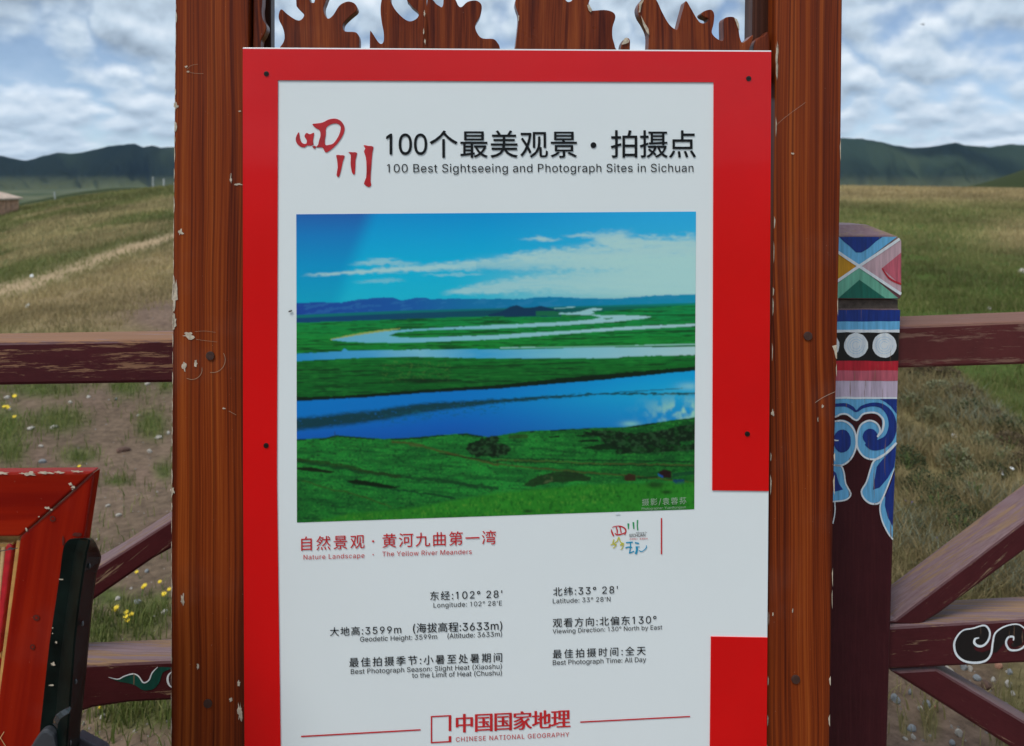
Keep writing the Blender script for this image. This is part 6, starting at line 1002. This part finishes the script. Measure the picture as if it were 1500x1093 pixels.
lettering('100', (566, 226.2), (625.5, 226.2), 30, latin=True, bold=B1, name='title_lettering'); lettering('个最美观景', (629.5, 231), (845, 231), 40, bold=B1, name='title_lettering'); dot(869.3, 212.7, 4.3, INK); lettering('拍摄点', (895, 231), (1019.3, 231), 40, bold=B1, name='title_lettering')
lettering('100 Best Sightseeing and Photograph Sites in Sichuan', (567, 252.6), (1015.8, 251.8), 12.2, latin=True)
lettering('自然景观', (441.2, 807), (534, 803.3), 20.8, TRED, bold=.004); dot(546.5, 793, 1.6, TRED); lettering('黄河九曲第一湾', (560.2, 802.6), (726.5, 797.4), 21, TRED, bold=.004)
lettering('Nature Landscape', (444.6, 819.8), (533.8, 817.2), 6.9, TRED, latin=True); dot(546.5, 812.6, .9, TRED); lettering('The Yellow River Meanders', (560, 815.2), (691, 811.6), 7, TRED, latin=True)
lettering("东经:102° 28'", (630.2, 879.6), (735.6, 876.4), 13.2, bold=.004); lettering("Longitude: 102° 28'E", (635, 890.2), (735.2, 886.9), 6.9, latin=True)
lettering('大地高:3599m', (483.4, 932), (587.6, 928.6), 13, bold=.004); lettering('(海拔高程:3633m)', (605, 928.4), (735.6, 924.4), 15.2, bold=.004)
lettering('Geodetic Height: 3599m', (527.4, 940.2), (640.2, 936.1), 7.2, latin=True); lettering('(Altitude: 3633m)', (655.5, 935.4), (735.3, 932.3), 7.2, latin=True)
lettering('最佳拍摄季节:小暑至处暑期间', (511.6, 977.5), (735.4, 969.8), 13.8, bold=.004)
lettering('Best Photograph Season: Slight Heat (Xiaoshu)', (513.9, 987.6), (735, 979.5), 7.2, latin=True); lettering('to the Limit of Heat (Chushu)', (603.5, 993.2), (735, 989.2), 7.2, latin=True)
lettering("北纬:33° 28'", (810.4, 873.3), (905, 870), 12.9, bold=.004); lettering("Latitude: 33° 28'N", (809.8, 884), (894.2, 881), 6.8, latin=True)
lettering('观看方向:北偏东130°', (809.8, 919.4), (961.6, 914), 13.4, bold=.004); lettering('Viewing Direction: 130° North by East', (809.5, 928.2), (970, 922), 6.5, latin=True)
lettering('最佳拍摄时间:全天', (809.8, 964.9), (945.8, 959.4), 13.2, bold=.004); lettering('Best Photograph Time: All Day', (809.8, 974.4), (946.5, 969.6), 7.1, latin=True)
lettering('摄影/袁蓉荪', (940.3, 741.4), (1005.3, 738.6), 10.6, PALEINK, d=.0014); lettering('Photographer: YuanRongsun', (940, 747.2), (1004.5, 744.6), 3.6, PALEINK, latin=True, d=.0014)
lettering('中国国家地理', (667.6, 1073.6), (834, 1066), 27.4, TRED, hshift=2, name='publisher_lettering'); lettering('CHINESE NATIONAL GEOGRAPHY', (667.8, 1086.7), (833.8, 1079.2), 6.6, TRED, latin=True, name='publisher_lettering')
decals('red_rule', BP, [[(441, 1078), (616, 1068.2), (616, 1070.2), (441, 1080)], [(850, 1056.9), (1011, 1048.8), (1011, 1050.6), (850, 1058.9)], [(968, 759), (970, 759), (970, 812), (968, 812)]], .001, TRED, panel)
decals('square_logo', BP, [[(631, 1049), (661, 1047.5), (661, 1049.4), (631, 1050.9)], [(631, 1050.9), (633, 1050.9), (633, 1086.8), (631, 1087)], [(631, 1087), (661, 1085.4), (661, 1087.4), (631, 1089)], [(657.2, 1049.6), (661, 1049.4), (661, 1071), (657.2, 1071)], [(657.2, 1078.5), (661, 1078.4), (661, 1085.4), (657.2, 1085.6)]], .001, TRED, panel)
def Q(p): return [(420+x/4.6875, 160+y/4.6875) for x, y in p]
prism('calligraphy_logo', BP, smooth_loop(Q([(83, 158), (66, 185), (62, 212), (72, 238), (95, 257), (120, 263), (140, 250), (165, 250), (183, 243), (180, 215), (187, 163), (160, 172), (135, 163), (122, 185), (130, 200), (138, 215), (135, 235), (118, 238), (100, 225), (90, 195)]), 3), .0010, .0009, DRED, panel)
prism('calligraphy_logo', BP, [smooth_loop(Q([(176, 103), (215, 97), (250, 90), (290, 70), (335, 65), (370, 80), (392, 110), (397, 140), (385, 180), (360, 220), (325, 260), (275, 297), (258, 285), (248, 265), (225, 262), (200, 260), (215, 245), (222, 215), (232, 180), (225, 145), (200, 130)]), 3), smooth_loop(Q([(270, 130), (300, 105), (340, 98), (368, 115), (368, 150), (350, 195), (320, 235), (290, 245), (265, 245), (262, 210), (268, 175)]), 3)], .0010, .0009, DRED, panel)
for p in ([(175, 255), (198, 252), (195, 272), (185, 268)], [(340, 315), (370, 316), (397, 320), (385, 360), (370, 430), (357, 466), (342, 452), (350, 400), (345, 345)], [(423, 295), (453, 296), (483, 300), (472, 350), (468, 445), (448, 435), (438, 370), (440, 315)], [(527, 247), (560, 252), (595, 258), (588, 300), (580, 400), (575, 490), (580, 520), (563, 535), (530, 512), (545, 470), (548, 400), (543, 330), (530, 290), (540, 270)]):
    prism('calligraphy_logo', BP, smooth_loop(Q(p), 2), .0010, .0009, DRED, panel)
def M(p): return [(880+x/10, 750+y/10) for x, y in p]
strokes('tourism_logo', BP, [(M([(155, 255), (165, 300), (190, 355)]), [1, 2.4, 2]), (M([(175, 235), (190, 215), (280, 208), (345, 235), (368, 275), (350, 340)]), [1.2, 1, 1.6, 2, 2, 1]), (M([(205, 310), (240, 335), (320, 320), (360, 300)]), [1, 2, 1.6, 1.5]), (M([(225, 220), (240, 270), (240, 320)]), [1.6, 2, 1.4]), (M([(280, 215), (300, 310)]), 1.6)], .0010, TRED, panel)
strokes('tourism_logo', BP, [(M([(403, 168), (405, 250)]), [2.8, 1.2]), (M([(477, 150), (485, 250)]), [2.6, 1.6]), (M([(540, 118), (535, 190), (542, 270)]), [2, 1.6, 1.8])], .0010, LGREEN, panel)
strokes('tourism_logo', BP, [(M([(145, 485), (200, 460), (235, 430)]), 1.6), (M([(195, 400), (180, 460), (230, 490)]), [1.5, 2, 2.4]), (M([(230, 470), (210, 510), (180, 530)]), 1.3), (M([(240, 440), (265, 370), (290, 440), (340, 465)]), 1.6), (M([(285, 490), (330, 460), (315, 530), (290, 555)]), [2.6, 2, 1.4, .8])], .0010, LYELL, panel)
strokes('tourism_logo', BP, [(M([(370, 450), (470, 442)]), 1.8), (M([(435, 450), (435, 520), (420, 605)]), 1.6), (M([(362, 530), (400, 515), (460, 520)]), 1.8), (M([(415, 605), (490, 575)]), 1.6), (M([(500, 450), (560, 462)]), 2), (M([(525, 505), (530, 560), (512, 618)]), 3), (M([(510, 510), (570, 512)]), 1.2), (M([(560, 565), (600, 580), (640, 555), (668, 520), (668, 488)]), [1.4, 1.2, 1.2, 1.4, .8])], .0010, LBLUE, panel)
lettering('SICHUAN', (921.8, 787), (945.2, 786), 4.6, latin=True, name='tourism_logo'); lettering('Welcome To', (931.5, 781.6), (947.5, 780.8), 2.0, latin=True, name='tourism_logo')
lettering('天府四川  熊猫故乡', (922.2, 791.2), (949, 790.4), 2.8, TRED, name='tourism_logo')
strokes('chipped_spot', BP, [([(902, 754), (905, 752.8), (908.5, 753.4)], [1, 3.2, 1])], .0012, PWHT, panel)

# ------------------------------------------------------------------ fly on the board, bird in the sky
def ell(c, r, ax=Vector((1, 0, 0)), n=8):
    bm = bmesh.new(); bmesh.ops.create_uvsphere(bm, u_segments=n, v_segments=6, radius=1); q = Vector((1, 0, 0)).rotation_difference(ax); vs = [c+q@Vector((v.co.x*r[0], v.co.y*r[1], v.co.z*r[2])) for v in bm.verts]
    fs = [tuple(v.index for v in f.verts) for f in bm.faces]; bm.free(); return vs, fs
FLYM = plain('fly_dark', (.02, .018, .016), .4); WING = plain('fly_wing', (.18, .17, .16), .3)
def fly():
    c = BP.pt(425, 456, .0025); t = thing('fly', 'tiny dark fly sitting on the white margin left of the picture', 'fly', c); u = c.y/F; ax = (BP.U*.9+Vector((0, 0, .35))).normalized()
    for nm, o, r in (('abdomen', -.9, (1.9, .9, 1.0)), ('thorax', .9, (1.2, 1, 1)), ('head', 2.3, (.7, .8, .8))): v, f = ell(c+ax*o*u, tuple(k*u for k in r), ax); mk(nm, v, f, FLYM, t, smooth=True)
    for s in (1, -1):
        a = c+ax*.6*u+BP.N*.8*u; b = a-ax*3.2*u+Vector((0, 0, (1.6 if s > 0 else .2)*u)); w = Vector((0, 0, .7*u)); mk('wing', [a, (a+b)/2+w, b, (a+b)/2-w], [(0, 1, 2, 3)], WING, t)
    for k in range(3):
        for s in (1, -1):
            a = c+ax*(1.4-k)*u; b = a+Vector((0, 0, s*2.0*u))-BP.N*.0024+ax*(.6-k*.5)*u; w = ax*.12*u; mk('leg', [a-w, a+w, b+w, b-w], [(0, 1, 2, 3)], FLYM, t)
fly()
def bird():
    D = 40; u = D/F; c = Vector(((1352-CX)*u, D, EYE-(36-HZ)*u)); t = thing('bird', 'small dark bird gliding high in the sky at the right', 'bird', c); m = plain('bird_dark', (.03, .028, .026), .7)
    v, f = ell(c, (2.6*u, .8*u, .7*u), Vector((1, 0, -.25)).normalized()); mk('body', v, f, m, t, smooth=True)
    for s in (1, -1):
        a = c+Vector((.8*u, 0, .2*u)); b = c+Vector((-.8*u, 0, .2*u)); e = c+Vector((-.6*u, s*5*u, 1.3*u)); g = c+Vector((.6*u, s*3*u, 1.1*u)); k = Vector((0, 0, .15*u)); mk('wing', [a, g, e, b, a+k, g+k, e+k, b+k], [(0, 1, 2, 3), (7, 6, 5, 4), (0, 4, 5, 1), (1, 5, 6, 2), (2, 6, 7, 3), (3, 7, 4, 0)], m, t)
    q = c+Vector((-2.4*u, 0, .5*u)); mk('tail', [q, q+Vector((-1.6*u, .7*u, .3*u)), q+Vector((-1.6*u, -.7*u, .3*u)), q+Vector((0, 0, .3*u))], [(0, 1, 2), (0, 3, 1), (0, 2, 3), (1, 3, 2)], m, t)
bird()

# ------------------------------------------------------------------ air
def haze():
    X = 13500; z0, z1 = -110, 1400; vs = [(x, y, z) for z in (z0, z1) for x, y in ((-X, -X), (X, -X), (X, X), (-X, X))]
    m = bpy.data.materials.new('air'); m.use_nodes = True; nt = m.node_tree; nt.nodes.clear(); o = nt.nodes.new('ShaderNodeOutputMaterial'); p = nt.nodes.new('ShaderNodeVolumePrincipled')
    p.inputs['Color'].default_value = (.40, .66, 1.0, 1); p.inputs['Density'].default_value = HAZE; p.inputs['Anisotropy'].default_value = .2; nt.links.new(p.outputs[0], o.inputs['Volume'])
    tag(mk('haze', vs, [(3, 2, 1, 0), (4, 5, 6, 7), (0, 1, 5, 4), (1, 2, 6, 5), (2, 3, 7, 6), (3, 0, 4, 7)], m), kind='stuff')
HAZE = 1.35e-5
haze()
